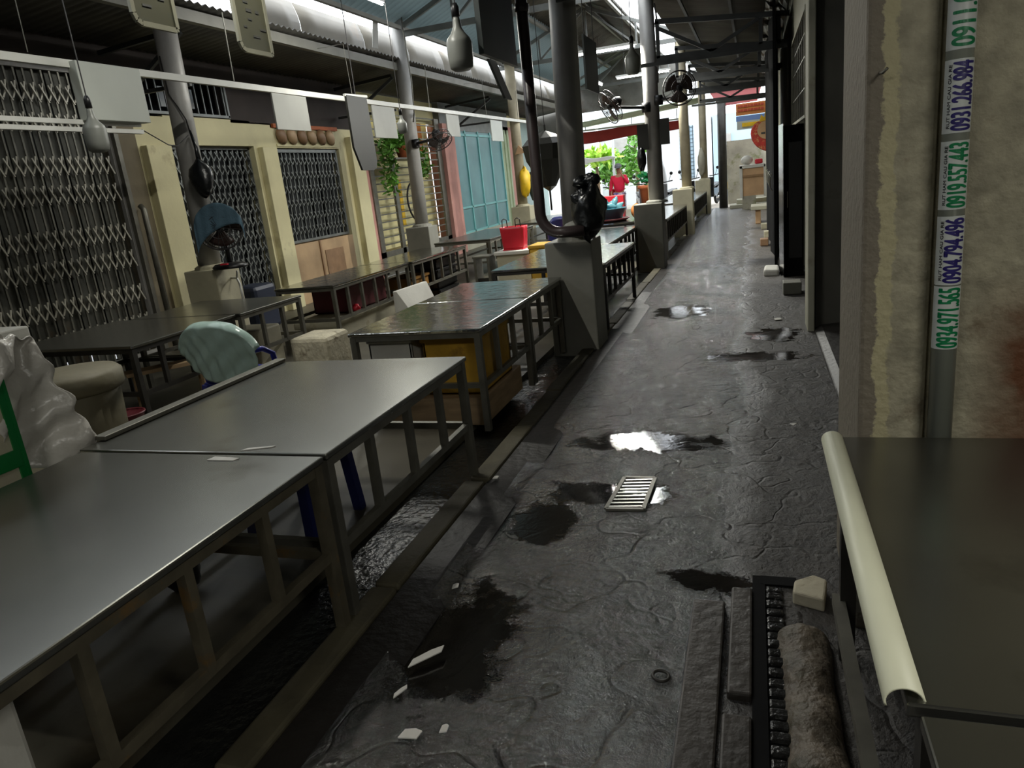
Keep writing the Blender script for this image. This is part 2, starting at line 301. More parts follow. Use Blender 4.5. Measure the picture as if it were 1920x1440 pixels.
# ---------------------------------------------------------------- mesh helpers
class G:
    def __init__(s): s.b = bmesh.new()
    def box(s, x0, x1, y0, y1, z0, z1):
        v = [s.b.verts.new(p) for p in ((x0,y0,z0),(x1,y0,z0),(x1,y1,z0),(x0,y1,z0),(x0,y0,z1),(x1,y0,z1),(x1,y1,z1),(x0,y1,z1))]
        for f in ((0,3,2,1),(4,5,6,7),(0,1,5,4),(1,2,6,5),(2,3,7,6),(3,0,4,7)): s.b.faces.new([v[i] for i in f])
        return s
    def bar(s, a, b, w=.04, h=None):
        h = h or w; a = Vector(a); b = Vector(b); d = (b-a).normalized()
        up = Vector((0,0,1)) if abs(d.z) < .95 else Vector((0,1,0))
        x = d.cross(up).normalized(); y = x.cross(d).normalized()
        r = []
        for p in (a, b):
            r.append([s.b.verts.new(p + x*i*w/2 + y*j*h/2) for i, j in ((-1,-1),(1,-1),(1,1),(-1,1))])
        for i in range(4): s.b.faces.new((r[0][i], r[0][(i+1)%4], r[1][(i+1)%4], r[1][i]))
        s.b.faces.new(r[0][::-1]); s.b.faces.new(r[1]); return s
    def tube(s, pts, r, n=8, cap=True):
        pts = [Vector(p) for p in pts]; rs = r if isinstance(r, (list, tuple)) else [r]*len(pts)
        rings = []; prev = None
        for i, p in enumerate(pts):
            d = (pts[min(i+1, len(pts)-1)] - pts[max(i-1, 0)]).normalized()
            if prev is None:
                u = d.cross(Vector((0,0,1)) if abs(d.z) < .9 else Vector((0,1,0))).normalized()
            else:
                u = (prev - d*prev.dot(d)).normalized()
            prev = u; v = d.cross(u)
            rings.append([s.b.verts.new(p + (u*math.cos(2*PI*k/n) + v*math.sin(2*PI*k/n))*rs[i]) for k in range(n)])
        for a, b in zip(rings, rings[1:]):
            for k in range(n): s.b.faces.new((a[k], a[(k+1)%n], b[(k+1)%n], b[k]))
        if cap: s.b.faces.new(rings[0][::-1]); s.b.faces.new(rings[-1])
        return s
    def ring(s, c, ax, R, r, n=24, m=6, squash=1.):
        c = Vector(c); ax = Vector(ax).normalized(); u = ax.orthogonal().normalized(); v = ax.cross(u)
        pts = [c + u*math.cos(2*PI*i/n)*R + v*math.sin(2*PI*i/n)*R*squash for i in range(n)]
        rs = []
        for i in range(n):
            o = (pts[i]-c).normalized()
            rs.append([s.b.verts.new(pts[i] + (o*math.cos(2*PI*k/m) + ax*math.sin(2*PI*k/m))*r) for k in range(m)])
        for i in range(n):
            a = rs[i]; b = rs[(i+1)%n]
            for k in range(m): s.b.faces.new((a[k], a[(k+1)%m], b[(k+1)%m], b[k]))
        return s
    def lathe(s, prof, c=(0,0,0), n=24, ax=(0,0,1), sx=1., sy=1.):
        c = Vector(c); ax = Vector(ax).normalized(); u = ax.orthogonal().normalized() if abs(ax.z) < .99 else Vector((1,0,0)); v = ax.cross(u)
        rings = []
        for (r, z) in prof:
            rings.append([s.b.verts.new(c + ax*z + (u*math.cos(2*PI*k/n)*sx + v*math.sin(2*PI*k/n)*sy)*max(r, .0005)) for k in range(n)])
        for a, b in zip(rings, rings[1:]):
            for k in range(n): s.b.faces.new((a[k], a[(k+1)%n], b[(k+1)%n], b[k]))
        s.b.faces.new(rings[0][::-1]); s.b.faces.new(rings[-1]); return s
    def prism(s, poly, vec):
        vec = Vector(vec); a = [s.b.verts.new(p) for p in poly]; b = [s.b.verts.new(Vector(p)+vec) for p in poly]
        n = len(poly)
        for i in range(n): s.b.faces.new((a[i], a[(i+1)%n], b[(i+1)%n], b[i]))
        s.b.faces.new(a[::-1]); s.b.faces.new(b); return s
    def grid(s, f, nu, nv):
        V = [[s.b.verts.new(f(i/nu, j/nv)) for j in range(nv+1)] for i in range(nu+1)]
        for i in range(nu):
            for j in range(nv): s.b.faces.new((V[i][j], V[i+1][j], V[i+1][j+1], V[i][j+1]))
        return s
    def build(s, name, m, parent=None, smooth=False, bevel=0., solid=0., label=None, local=False):
        bmesh.ops.recalc_face_normals(s.b, faces=s.b.faces)
        if parent is not None and not local:
            base = wloc(parent)
            for v in s.b.verts: v.co -= base
        me = bpy.data.meshes.new(name); s.b.to_mesh(me); s.b.free()
        me.materials.append(m)
        if smooth:
            for p in me.polygons: p.use_smooth = True
        o = bpy.data.objects.new(name, me); COL.objects.link(o)
        if parent is not None: o.parent = parent
        if solid: md = o.modifiers.new('thickness', 'SOLIDIFY'); md.thickness = solid; md.offset = 0
        if bevel: md = o.modifiers.new('bevel', 'BEVEL'); md.width = bevel; md.segments = 2; md.limit_method = 'ANGLE'
        if label: o['label'] = label
        return o

def wloc(o):
    p = Vector((0,0,0))
    while o is not None: p += o.location; o = o.parent
    return p

def thing(name, label, cat, loc=(0,0,0), group=None):
    o = bpy.data.objects.new(name, None); COL.objects.link(o); o.location = loc; o.empty_display_size = .1
    o['label'] = label; o['category'] = cat
    if group: o['group'] = group
    return o
def tag(o, label, cat, group=None):
    o['label'] = label; o['category'] = cat
    if group: o['group'] = group
    return o
def struct(o): o['kind'] = 'structure'; return o
def dup(o, parent=None):
    kids = [c for c in KIDS(o)]
    c = o.copy(); COL.objects.link(c)
    if parent is not None: c.parent = parent
    for k in kids: dup(k, c)
    return c
def KIDS(o): return list(o.children)
def B(*a): return G().box(*a)

# ---------------------------------------------------------------- lamps (fluorescent tubes of the roof, some of them added for brightness)
def tube_lamp(x, y, z, along, label, on=True, L=1.2, power=26, ceil=None):
    t = thing('fluorescent_lamp', label, 'lamp', (x, y, z), 'fluorescent tube lamps under the roof')
    d = Vector((1,0,0)) if along == 'x' else Vector((0,1,0))
    p = Vector((x,y,z))
    G().bar(p-d*L/2, p+d*L/2, .06, .04).build('lamp_housing', M['whiteplastic'], t)
    G().tube([p-d*(L/2-.03)-Vector((0,0,.04)), p+d*(L/2-.03)-Vector((0,0,.04))], .014, 10).build('tube', M['tube_on'] if on else M['lamp_off'], t, smooth=True)
    if on:
        l = bpy.data.lights.new('tube_light', 'AREA'); l.shape = 'RECTANGLE'; l.size = L-.1; l.size_y = .05; l.energy = power; l.color = (1, .98, .88)
        lo = bpy.data.objects.new('tube_light', l); COL.objects.link(lo); lo.parent = t; lo.location = (0,0,-.06)
        if along == 'y': lo.rotation_euler = (0,0,PI/2)
    hh = (ceil or z+.6)-z
    G().tube([p+d*.4, p+d*.4+Vector((0,0,hh))], .004, 5).build('hanger', M['wire'], t)
    G().tube([p-d*.4, p-d*.4+Vector((0,0,hh))], .004, 5).build('hanger', M['wire'], t)
    return t
tube_lamp(-2.27, 12.15, 3.43, 'x', 'brightly lit fluorescent tube lamp under the roof beside the second alley pole', power=170, ceil=4.12)
tube_lamp(-2.3, 17.45, 3.6, 'x', 'lit fluorescent tube lamp deeper down the hall beyond the first lit one', power=100, ceil=4.12)
tube_lamp(-3.0, 4.4, 4.0, 'y', 'unseen fill lamp added over the nearest steel tables, above the picture', power=46, ceil=5.0)  # added lamp out of view, fills light on near poles and gate
tube_lamp(-4.4, 8.6, 3.95, 'y', 'unseen fill lamp added over the rear row of stall tables, above the picture', power=40, ceil=4.86)  # added lamp out of view, brightens the cream house fronts
tube_lamp(-1.3, -1.9, 3.3, 'x', 'unseen fill lamp added above the left side of the alley behind the viewer', power=24)  # added behind the viewer, paired with the next lamp to split shadows
tube_lamp(1.7, -.3, 2.8, 'x', 'unseen fill lamp added above the steel counters behind the viewer', power=34)  # added behind the viewer to brighten the right pillar and counter
tube_lamp(-3.9, 20.5, 3.9, 'y', 'tube lamp added at the street end of the hall to lift the ambient light', power=30, ceil=5.08)  # added lamp that raises the light in the far hall

# ================================================================ SETTING
# --- alley floor (slightly uneven) ---
rg = random.Random(3)
waves = [(rg.uniform(1, 7), rg.uniform(1, 7), rg.uniform(0, 6.28), rg.uniform(.001, .0035)) for _ in range(14)]
def hgt(x, y): return sum(a*math.sin(fx*x+fy*y+p) for fx, fy, p, a in waves)
def fl(u, v):
    x = -1.30 + 2.6*u; y = -3.0 + 15*v
    return (x, y, hgt(x, y)*(1 if abs(x-.0) < 1.25 else .3))
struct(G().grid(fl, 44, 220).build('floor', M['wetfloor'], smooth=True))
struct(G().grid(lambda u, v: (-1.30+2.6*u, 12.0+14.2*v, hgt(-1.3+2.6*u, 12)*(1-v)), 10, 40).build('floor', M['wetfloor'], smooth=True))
# stall floor, gutter, kerb and dark apron on the left
struct(B(-7.6, -1.90, -4, 26, -.12, 0.0).build('floor', M['stallfloor']))
struct(B(-1.90, -1.30, -4, 26.2, -.14, -.055).build('trim_1', M['drain']))
g = G(); y = -3.0; rk = random.Random(5)
while y < 25.8:
    L = rk.uniform(.7, 1.4); a = rk.uniform(-.012, .012)
    g.box(-1.56+a, -1.44+a, y, y+L-.03, -.1, .02+rk.uniform(-.006, .006)); y += L
struct(g.build('trim_2', M['kerb'], bevel=.012))
struct(G().prism([(-1.44,-3,-.1),(-1.44,-3,.005),(-1.20,-3,-.005),(-1.20,-3,-.1)], (0,29,0)).build('trim_3', M['apron']))
# street beyond
struct(B(-22, 12, 26.0, 60, -.16, -.01).build('floor', M['street']))
# ground under everything, outside the market
struct(B(-30, 20, -10, 60, -.3, -.2).build('floor', M['apron']))

# drain cover slabs on the right of the alley, near the viewer
for (x0, x1, y0, y1, lb) in ((-.24,-.125,1.2,2.45,'long dark concrete strip slab along the open drain'), (-.105,-.03,1.95,2.55,'short concrete drain slab at the far end of the drain'), (-.115,-.03,1.2,1.86,'short concrete drain slab at the near end of the drain')):
    tag(B(x0, x1, y0, y1, -.01, .028).build('drain_slab', M['slab'], bevel=.008), lb, 'slab', 'concrete slabs beside the drain')
tag(B(-.03, .015, 1.2, 2.66, .008, .016).build('drain_slot', M['blackpanel']), 'narrow black open drain slot full of water in the alley floor', 'drain')
tag(B(.0, .13, 2.60, 2.66, .009, .017).build('drain_slot', M['blackpanel']), 'short black drain slot turning right towards the pale stone chunk', 'drain')
g = G(); rk = random.Random(9)
y = 1.2
while y < 2.56:
    for x in (.018,):
        g.box(x, x+.058, y, y+.04, .0, .022+rk.uniform(-.006, .006))
    y += .048
tag(g.build('cobble_strip', M['cobble'], bevel=.008), 'narrow strip of small wet black cobbles beside the drain slot', 'paving')
def logf(u, v):
    y = 1.25+1.12*v; a = PI*u
    r = .080+.005*math.sin(9*y)+.003*math.sin(23*y+1)
    e = 1 if v < .93 else max(.25, 1-(v-.93)/.07*.75)
    return (.150-.02*v+math.cos(a)*r*e, y, .0+math.sin(a)*.055*e*(1+.12*math.sin(31*y)))
tag(G().grid(logf, 12, 60).build('cement_ridge', M['log'], smooth=True), 'rounded lumpy brown cement ridge on the ground under the steel table edge', 'cement ridge')
g = G().prism([(.11,2.50,.0),(.215,2.46,.0),(.235,2.60,.0),(.19,2.63,0),(.12,2.58,.0)], (0,0,.055))
tag(g.build('stone_chunk', M['foamrough'], bevel=.008), 'pale broken stone chunk beside the foot of the right steel table', 'stone')
t = thing('drain_grate', 'small slatted drain grate shining in the puddle of the alley', 'grate', (-.62,3.38,.012))
g = G()
for k in range(9):
    a = (-.70+.0, 3.22+k*.035, .018); g.bar((-.70+k*.004, 3.20+k*.040, .020), (-.54+k*.002, 3.22+k*.040, .020), .014, .008)
g.build('slat', M['steel'], t)
g = G(); g.bar((-.71,3.18,.019),(-.68,3.56,.019),.02,.012); g.bar((-.53,3.19,.019),(-.52,3.56,.019),.02,.012); g.bar((-.71,3.18,.019),(-.53,3.19,.019),.02,.012); g.bar((-.68,3.56,.019),(-.52,3.56,.019),.02,.012)
g.build('frame', M['leg'], t)
tag(G().ring((-.31,2.0,.02),(.1,0,1),.026,.006,20,6).build('lifting_ring', M['darkleg'], smooth=True), 'small rusty iron lifting ring on the near alley floor', 'ring')
lit = [(-1.13,1.97,.10,.022,.7,'long torn white paper scrap in the dark near floor'), (-1.02,1.61,.055,.022,.1,'pale blue folded paper scrap at the bottom edge of the floor'), (-.925,1.65,.02,.018,.3,'tiny pale scrap right of the folded blue paper'), (.20,4.42,.05,.05,.9,'small triangular pale paper scrap on the damp right floor'), (-1.40,3.52,.025,.02,.2,'small white paper bit beside the kerb below the table leg'), (-1.14,1.78,.04,.012,1.0,'thin pale shred left of the blue paper scrap'), (-1.20,2.42,.022,.018,.5,'tiny grey scrap on the dark floor above the torn paper'), (.2,7.5,.06,.05,.3,'small pale rubbish bit on the far damp floor near the pillar')]
for (x, y, a, b, r, lb) in lit:
    c, s = math.cos(r), math.sin(r)
    P = [(-a,-b),(a*.8,-b*1.1),(a,b*.5),(a*.3,b),(-a*.7,b*.8)] if 'triang' not in lb else [(-a*.6,-b*.5),(a*.6,-b*.5),(-a*.3,b*.5)]
    P = [(x+(p*c-q*s)*.6, y+(p*s+q*c)*.9, .016) for p, q in P]
    tag(G().prism(P, (0,0,.004)).build('paper_scrap', M['litter']), lb, 'litter', 'scraps on the alley floor')
tag(G().prism([(-1.98,2.06,.7105),(-1.86,2.06,.7105),(-1.85,2.085,.7105),(-1.97,2.095,.7105)], (0,0,.003)).build('paper_scrap', M['litter']), 'pale scrap on the steel table just before the seam of the near tables', 'litter')
tag(G().prism([(-1.90,2.16,.7105),(-1.79,2.20,.7105),(-1.78,2.215,.7105),(-1.89,2.185,.7105)], (0,0,.003)).build('paper_scrap', M['litter']), 'thin pale scrap on the steel table just past the seam of the near tables', 'litter')
# --- right side: ledge, pillar, walls ---
struct(G().prism([(.50,7.3,-.02),(.50,7.3,.02),(.56,7.3,.055),(1.0,7.3,.09),(1.0,7.3,-.02)], (0,-4.6,0)).build('trim_4', M['apron'], bevel=.01))
struct(B(.30, .485, 2.38, 2.95, 0, 4.2).build('wall_right', M['peeled'], bevel=.012))
struct(B(.485, 2.6, 2.42, 2.95, 0, 4.2).build('wall_right', M['peeled']))
struct(B(.80, .9, 2.9, 7.4, 0, 4.0).build('wall_right', M['concrete']))
struct(B(.49, .9, 7.0, 7.35, 0, 4.0).build('wall_right', M['concrete']))
struct(B(.44, .50, 6.94, 7.3, 0, 4.0).build('trim_5', M['jamb'], bevel=.01))
dr = G().box(.775, .80, 3.0, 6.95, .09, 3.9).build('door_1', M['darkdoor']); struct(dr)
g = G()
for k in range(14): g.box(.765, .776, 3.1+k*.28, 3.12+k*.28, .1, 3.88)
g.build('door_rib', M['darkdoor'], dr)
# right wall beyond the jamb: cream upper wall with a barred window, open dark doorway
g = G(); g.box(.52, .70, 7.35, 8.35, 0, 4.2); g.box(.52, .70, 11.2, 27.5, 0, 4.2); g.box(.52, .70, 8.35, 11.2, 2.95, 4.2)
struct(g.build('wall_right', M['jamb']))
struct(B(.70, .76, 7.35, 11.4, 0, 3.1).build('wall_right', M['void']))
t = struct(G().bar((.51,8.35,1.9),(.51,8.35,2.95),.03).bar((.51,11.2,1.9),(.51,11.2,2.95),.03).bar((.51,8.35,2.93),(.51,11.2,2.93),.03).bar((.51,8.35,1.92),(.51,11.2,1.92),.03).build('window_1', M['jamb']))
g = G()
for k in range(1, 8): g.bar((.51,8.35+k*.35,1.92),(.51,8.35+k*.35,2.93),.014)
for z in (2.2, 2.5, 2.72): g.bar((.51,8.35,z),(.51,11.2,z),.012)
g.build('window_bar', M['leg'], t)
t = thing('black_cabinet', 'tall flat black cabinet against the right wall, with an added mirror strip for the glint on its edge', 'cabinet', (.45,10.3,0))
B(.345, .60, 10.22, 10.75, .02, 1.91).build('body', M['blackpanel'], t, bevel=.008)
G().prism([(.352,10.16,0),(.312,10.62,0),(.320,10.64,0),(.360,10.18,0)], (0,0,1.93)).build('glint_strip', M['chrome'], t, label='mirror strip down the cabinet edge, angled to catch the bright street')  # reflector turned towards the street so its edge shows a bright glint
B(.42, .58, 10.205, 10.22, .25, 1.7).build('door_panel', M['black'], t)
B(.40, .41, 10.19, 10.22, .9, 1.1).build('handle', M['leg'], t)
t = thing('folding_door', 'tall dark folded metal door leaves standing beyond the black cabinet', 'door', (.3,12.5,0))
for k in range(6):
    y0 = 11.0+k*.9
    G().prism([(.26+(k%2)*.05,y0,.05),(.30+(k%2)*.05,y0,.05),(.33-(k%2)*.05,y0+.88,.05),(.29-(k%2)*.05,y0+.88,.05)], (0,0,3.45)).build('door_leaf', M['blackpanel'], t)
for k in range(5): G().tube([(.255,11.9+k*.9,1.05),(.23,11.9+k*.9,1.1),(.23,11.9+k*.9,1.25),(.255,11.9+k*.9,1.3)], .008, 6).build('handle', M['leg'], t)
tag(B(.30,.50,8.9,9.15,0,.14).build('cinder_block', M['pedestal'], bevel=.01), 'small grey block on the floor at the near foot of the black cabinet', 'block')
tag(G().prism([(.10,10.35,0),(.30,10.3,0),(.31,10.75,0),(.12,10.8,0)], (0,0,.10)).build('crumpled_sack', M['foamclean'], bevel=.03), 'crumpled pale sack on the floor left of the black cabinet', 'sack')
for i, (x, y, c, lb) in enumerate(((.12,14.0,'tile2','small brick on the floor by the folded dark door'), (.16,17.2,'foam','pale stone block on the floor at the end of the folded dark door'), (.2,15.4,'foam','pale rubble lump between the brick and the far stone block'))):
    tag(B(x-.03, x+.11, y, y+.28, 0, .12).build('brick', M[c], bevel=.01), lb, 'brick')
t = thing('stone_step', 'grey concrete bench step standing on stone blocks at the far right', 'step', (.12,19,0))
B(-.08, .42, 18.6, 19.6, .33, .42).build('top_slab', M['jamb'], t, bevel=.01)
B(.02, .14, 18.7, 19.4, 0, .33).build('leg', M['cardboard'], t, bevel=.01)
B(.28, .40, 18.7, 19.4, 0, .33).build('leg', M['moss'], t, bevel=.01)
t = thing('entry_steps', 'low pale entry steps at the far right end of the alley', 'steps', (.2,25,0))
B(-.75, .5, 24.9, 25.8, 0, .12).build('step', M['jamb'], t, bevel=.02)
B(-.55, .5, 25.2, 25.8, .12, .26).build('step', M['jamb'], t, bevel=.02)
# brick-coloured cabinet with bags on it
t = thing('tiled_stand', 'peach tiled stand with a pale frame at the far right end', 'stand', (-.03,24.5,0))
B(-.33, .30, 24.2, 24.8, .40, 1.22).build('body', M['cardboard'], t)
g = G(); g.box(-.42,-.33,24.15,24.85,.35,1.30); g.box(.28,.34,24.15,24.85,.35,1.30); g.box(-.42,.34,24.15,24.85,1.22,1.32); g.build('frame', M['foamclean'], t, bevel=.01)
B(-.33, .28, 24.17, 24.2, .95, 1.02).build('shelf', M['cardboard2'], t)
B(-.35, .05, 24.2, 24.8, 0.0, .40).build('base', M['moss'], t)
def blob(c, r, sz=(1,1,1), seed=0, n=16, k=.18):
    rr = random.Random(seed); ph = [(rr.uniform(1,4), rr.uniform(1,5), rr.uniform(0,6)) for _ in range(4)]
    g = G()
    def f(u, v):
        th = 2*PI*u; fi = PI*v
        d = 1+k*sum(math.sin(a*th+0*b)*math.sin(b*fi+p) for a, b, p in [(round(a), b, p) for a, b, p in ph])/2
        return (c[0]+r*sz[0]*d*math.sin(fi)*math.cos(th), c[1]+r*sz[1]*d*math.sin(fi)*math.sin(th), c[2]+r*sz[2]*d*math.cos(fi))
    g.grid(f, n, max(8, n//2)); bmesh.ops.remove_doubles(g.b, verts=g.b.verts, dist=1e-4)
    return g
tag(blob((-.20,24.5,1.46), .15, (1.2,1,.9), 1).build('plastic_bag', M['foamclean'], smooth=True), 'white and green bulging plastic bag on the far peach stand', 'bag')
tag(B(.03,.26,24.3,24.7,1.32,1.47).build('red_bundle', M['red'], bevel=.04), 'red plastic bundle on the far peach stand beside the white bag', 'bag')
struct(B(-.9, 1.6, 28, 28.25, -.02, 2.15).build('wall_back', M['moss']))
# hanging signs at the far end
t = thing('shop_awning', 'faded pink shop awning at the far right end of the alley', 'awning', (-.5,26.8,3.3))
G().prism([(-1.35,26.2,3.72),(.28,26.2,3.72),(.14,26.2,3.25),(-1.05,26.2,3.22)], (0,.8,.12)).build('awning_sheet', M['pinkawning'], t)
G().bar((-1.37,26.18,3.74),(.62,26.18,3.74),.08).build('front_rail', M['cream'], t)
t = thing('shop_sign', 'orange shop sign with red lettering rows under the pink awning', 'sign', (-.05,26.1,3.08))
B(-.52,.52,26.05,26.12,2.86,3.22).build('sign_panel', M['orangesign'], t)
for r_, z in enumerate((3.10, 2.97)):
    g = G(); x = -.46
    for k in range(9):
        wd = .05+.03*((k*7+r_*3) % 3); g.box(x, x+wd, 26.03, 26.05, z, z+.07); x += wd+.025
        if x > .33: break
    g.build('lettering', M['redletter'], t)
t = thing('shop_sign', 'blue and pale shop sign hanging below the orange one', 'sign', (-.05,26.1,2.65))
B(-.52,.52,26.05,26.12,2.68,2.84).build('sign_panel', M['bluesign'], t)
B(-.50,.32,26.05,26.12,2.42,2.68).build('sign_panel', M['board_white'], t, label='pale lower half of the sign')
B(-.34,.24,26.03,26.05,2.50,2.62).build('lettering', M['balloonyellow'], t)
t = thing('round_ornament', 'round red and yellow shop ornament hanging at the dark door column', 'ornament', (.32,21.5,2.1))
G().lathe([(.02,-.05),(.34,-.05),(.36,0),(.34,.05),(.02,.05)], (.34,21.5,2.05), 28, (0,-1,0), 1, 1.25).build('disc', M['balloonred'], t)
G().lathe([(.02,-.02),(.24,-.01),(.23,.02),(.02,.02)], (.34,21.43,2.20), 24, (0,-1,0)).build('plaque', M['cardboard'], t)
G().prism([(.16,21.45,2.42),(.50,21.45,2.42),(.44,21.45,2.62),(.36,21.45,2.52),(.33,21.45,2.76),(.28,21.45,2.52),(.20,21.45,2.6)], (0,.04,0)).build('crown', M['balloonyellow'], t)
g = G(); g.box(.20,.30,21.40,21.42,2.10,2.15); g.box(.33,.46,21.40,21.42,2.10,2.15); g.build('lettering', M['ink'], t)
G().tube([(.34,21.5,2.7),(.34,21.5,3.6)], .006, 5).build('cord', M['wire'], t)

# --- left wall of houses (plane x = -7.1) ---
WX = -7.1
g = G()
def wseg(y0, y1, z0, z1, m, d=.25, name='wall_left', x=WX): return struct(B(x-d, x, y0, y1, z0, z1).build(name, M[m]))
wseg(-4, 2.9, 0, 3.6, 'brownwall')
wseg(7.10, 7.46, 0, 2.72, 'brownwall')
wseg(7.46, 7.98, 0, 2.86, 'cream')
wseg(7.98, 9.72, 2.52, 2.88, 'cream')
wseg(9.72, 10.22, 0, 2.86, 'cream')
wseg(10.22, 12.16, 2.50, 2.80, 'cream'); 
wseg(12.16, 12.86, 0, 2.84, 'cream')
B1 = wseg(10.22, 12.16, 0, .98, 'tile')
struct(G().box(WX, WX+.02, 11.0, 11.04, 0, .98).box(WX, WX+.01, 11.15, 11.75, .30, .80).build('wall_left', M['tile2']))
# shadow-catching small pilasters on the cream wall
struct(B(WX, WX+.10, 7.5, 7.92, 0, 2.50).build('trim_6', M['cream'], bevel=.008))
struct(B(WX, WX+.10, 9.80, 10.16, 0, 2.50).build('trim_7', M['cream'], bevel=.008))
struct(B(WX, WX+.12, 12.42, 12.84, 0, 2.70).build('trim_8', M['cream'], bevel=.008))
wseg(12.86, 13.15, 0, 3.1, 'pink')
wseg(16.85, 17.55, 0, 3.1, 'pink', .4, x=WX+.12)
wseg(21.55, 22.3, 0, 3.2, 'palegreen')
wseg(22.3, 23.6, 0, 3.2, 'pink')
wseg(23.6, 26.4, 0, 3.4, 'paleblue')
# recess behind the openings
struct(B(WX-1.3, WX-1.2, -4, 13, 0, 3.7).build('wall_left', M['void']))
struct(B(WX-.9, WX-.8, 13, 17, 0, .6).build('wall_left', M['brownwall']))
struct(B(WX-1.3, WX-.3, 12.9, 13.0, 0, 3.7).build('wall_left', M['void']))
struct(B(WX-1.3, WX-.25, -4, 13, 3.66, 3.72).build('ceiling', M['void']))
# dark band of the upper wall with a barred strip window
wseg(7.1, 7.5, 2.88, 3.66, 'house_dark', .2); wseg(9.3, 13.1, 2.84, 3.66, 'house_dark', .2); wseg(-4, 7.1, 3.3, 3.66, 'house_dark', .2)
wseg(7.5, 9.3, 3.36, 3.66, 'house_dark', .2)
wn = struct(G().bar((WX,7.5,2.91),(WX,9.3,2.91),.035).bar((WX,7.5,3.35),(WX,9.3,3.35),.035).bar((WX,9.28,2.9),(WX,9.28,3.36),.035).build('window_2', M['lattice_dim']))
g = G()
for k in range(13): g.bar((WX,7.55+k*.14,2.92),(WX,7.55+k*.14,3.34),.016)
g.build('window_bar', M['lattice_dim'], wn)
struct(B(WX-.5, WX-.48, 7.7, 8.0, 3.08, 3.34).box(WX-.5, WX-.48, 8.5, 9.12, 3.08, 3.34).build('window_3', M['paleyellow'])) if False else None
g = G(); g.box(WX-.5, WX-.48, 7.62, 7.86, 3.10, 3.34); g.box(WX-.5, WX-.48, 8.55, 9.2, 3.08, 3.34)
struct(g.build('window_3', M['whitewall']))

def lattice_gate(y0, y1, z0, z1, pitch, rows, m_bar, m_back, name, x=WX, amp=.1, back=True, lab=None):
    d = struct(G().bar((x,y0,z0),(x,y0,z1),.05).bar((x,y1,z0),(x,y1,z1),.05).bar((x,y0,z1),(x,y1,z1),.05).bar((x,y0,z0+.02),(x,y1,z0+.02),.04).build(name, m_bar))
    n = int((y1-y0)/pitch)
    g = G()
    for k in range(1, n): g.bar((x,y0+k*pitch,z0+.03),(x,y0+k*pitch,z1-.02),.014,.02)
    g.build('gate_bar', M['leg'] if m_bar is not M['lattice_dim'] else m_bar, d)
    g = G()
    for (za, h) in rows:
        for k in range(n):
            a = y0+(k+.5)*pitch; q = pitch*.5
            q *= .82
            g.bar((x+.02,a-q,za-h*.75),(x+.02,a,za),.011,.016); g.bar((x+.02,a,za),(x+.02,a+q*.55,za+h),.011,.016)
            g.bar((x+.035,a+q,za-h),(x+.035,a,za),.011,.016); g.bar((x+.035,a,za),(x+.035,a-q*.8,za+h*.8),.011,.016)
    g.build('gate_lattice', M['lattice'] if m_bar is not M['lattice_dim'] else m_bar, d)
    if back:
        g = G(); k = 0; yy = y0+.03
        while yy < y1-.03:
            e = min(yy+.16, y1-.03)
            g.prism([(x-.06-(k%2)*.03,yy,z0+.04),(x-.05-(k%2)*.03,yy,z0+.04),(x-.05-(k%2)*.03,e,z0+.04),(x-.06-(k%2)*.03,e,z0+.04)], (0,0,z1-z0-.06)); yy += .16; k += 1
        g.build('gate_sheet', m_back, d)
    return d
lattice_gate(2.9, 7.05, .04, 3.28, .105, [(.46,.09),(.80,.10),(1.21,.10),(1.52,.10),(1.98,.10),(2.28,.10),(2.72,.10),(3.02,.10)], M['pole'], M['shutter'], 'door_2')
# rolled post and track beside the first gate
struct(B(WX-.02, WX+.08, 7.06, 7.12, 0, 3.2).build('trim_9', M['leg']))
struct(G().tube([(WX+.1,7.22,.0),(WX+.1,7.22,1.75),(WX+.06,7.22,1.80)], .035, 10).build('trim_10', M['leg'], smooth=True))
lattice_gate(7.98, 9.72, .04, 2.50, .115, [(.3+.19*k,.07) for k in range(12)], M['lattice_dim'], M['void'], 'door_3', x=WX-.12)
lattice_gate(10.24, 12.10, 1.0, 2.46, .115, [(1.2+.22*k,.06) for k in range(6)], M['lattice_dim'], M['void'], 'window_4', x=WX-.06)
# carved frieze tiles above the barred window
t = struct(B(WX, WX+.02, 10.3, 12.1, 2.52, 2.56).build('trim_11', M['cream']))
for k in range(6):
    y = 10.42+k*.29
    G().lathe([(.02,0),(.10,.02),(.12,.05),(.06,.09),(.01,.10)], (WX,y,2.68), 12, (1,0,0), 1, 1.2).build('shell', M['tile' if k % 2 else 'tile2'], t, smooth=True)
struct(B(WX, WX+.04, 10.25, 12.15, 2.80, 2.86).build('trim_12', M['terracotta']))
# yellow slatted gate
gt = struct(G().box(WX-.02, WX+.03, 13.15, 13.32, .05, 3.2).box(WX-.02, WX+.03, 14.1, 14.25, .05, 3.2).box(WX-.02, WX+.03, 16.6, 16.85, .05, 3.2).box(WX-.02, WX+.03, 15.3, 15.4, .05, 3.2).box(WX-.02, WX+.03, 13.15, 16.85, .02, .5).build('door_4', M['leg']))
g = G()
for k in range(18): g.box(WX-.012, WX+.012, 13.3, 16.7, .62+k*.15, .645+k*.15)
g.build('gate_rail', M['leg'], gt)
struct(B(WX-.35, WX-.30, 13.15, 16.85, .5, 3.3).build('wall_left', M['paleyellow']))
struct(B(WX-.29, WX-.28, 15.9, 16.5, 2.0, 3.2).build('wall_left', M['orangesign']))
struct(G().box(WX-.29, WX-.28, 14.9, 15.05, .9, 1.9).build('trim_13', M['balloonyellow']))
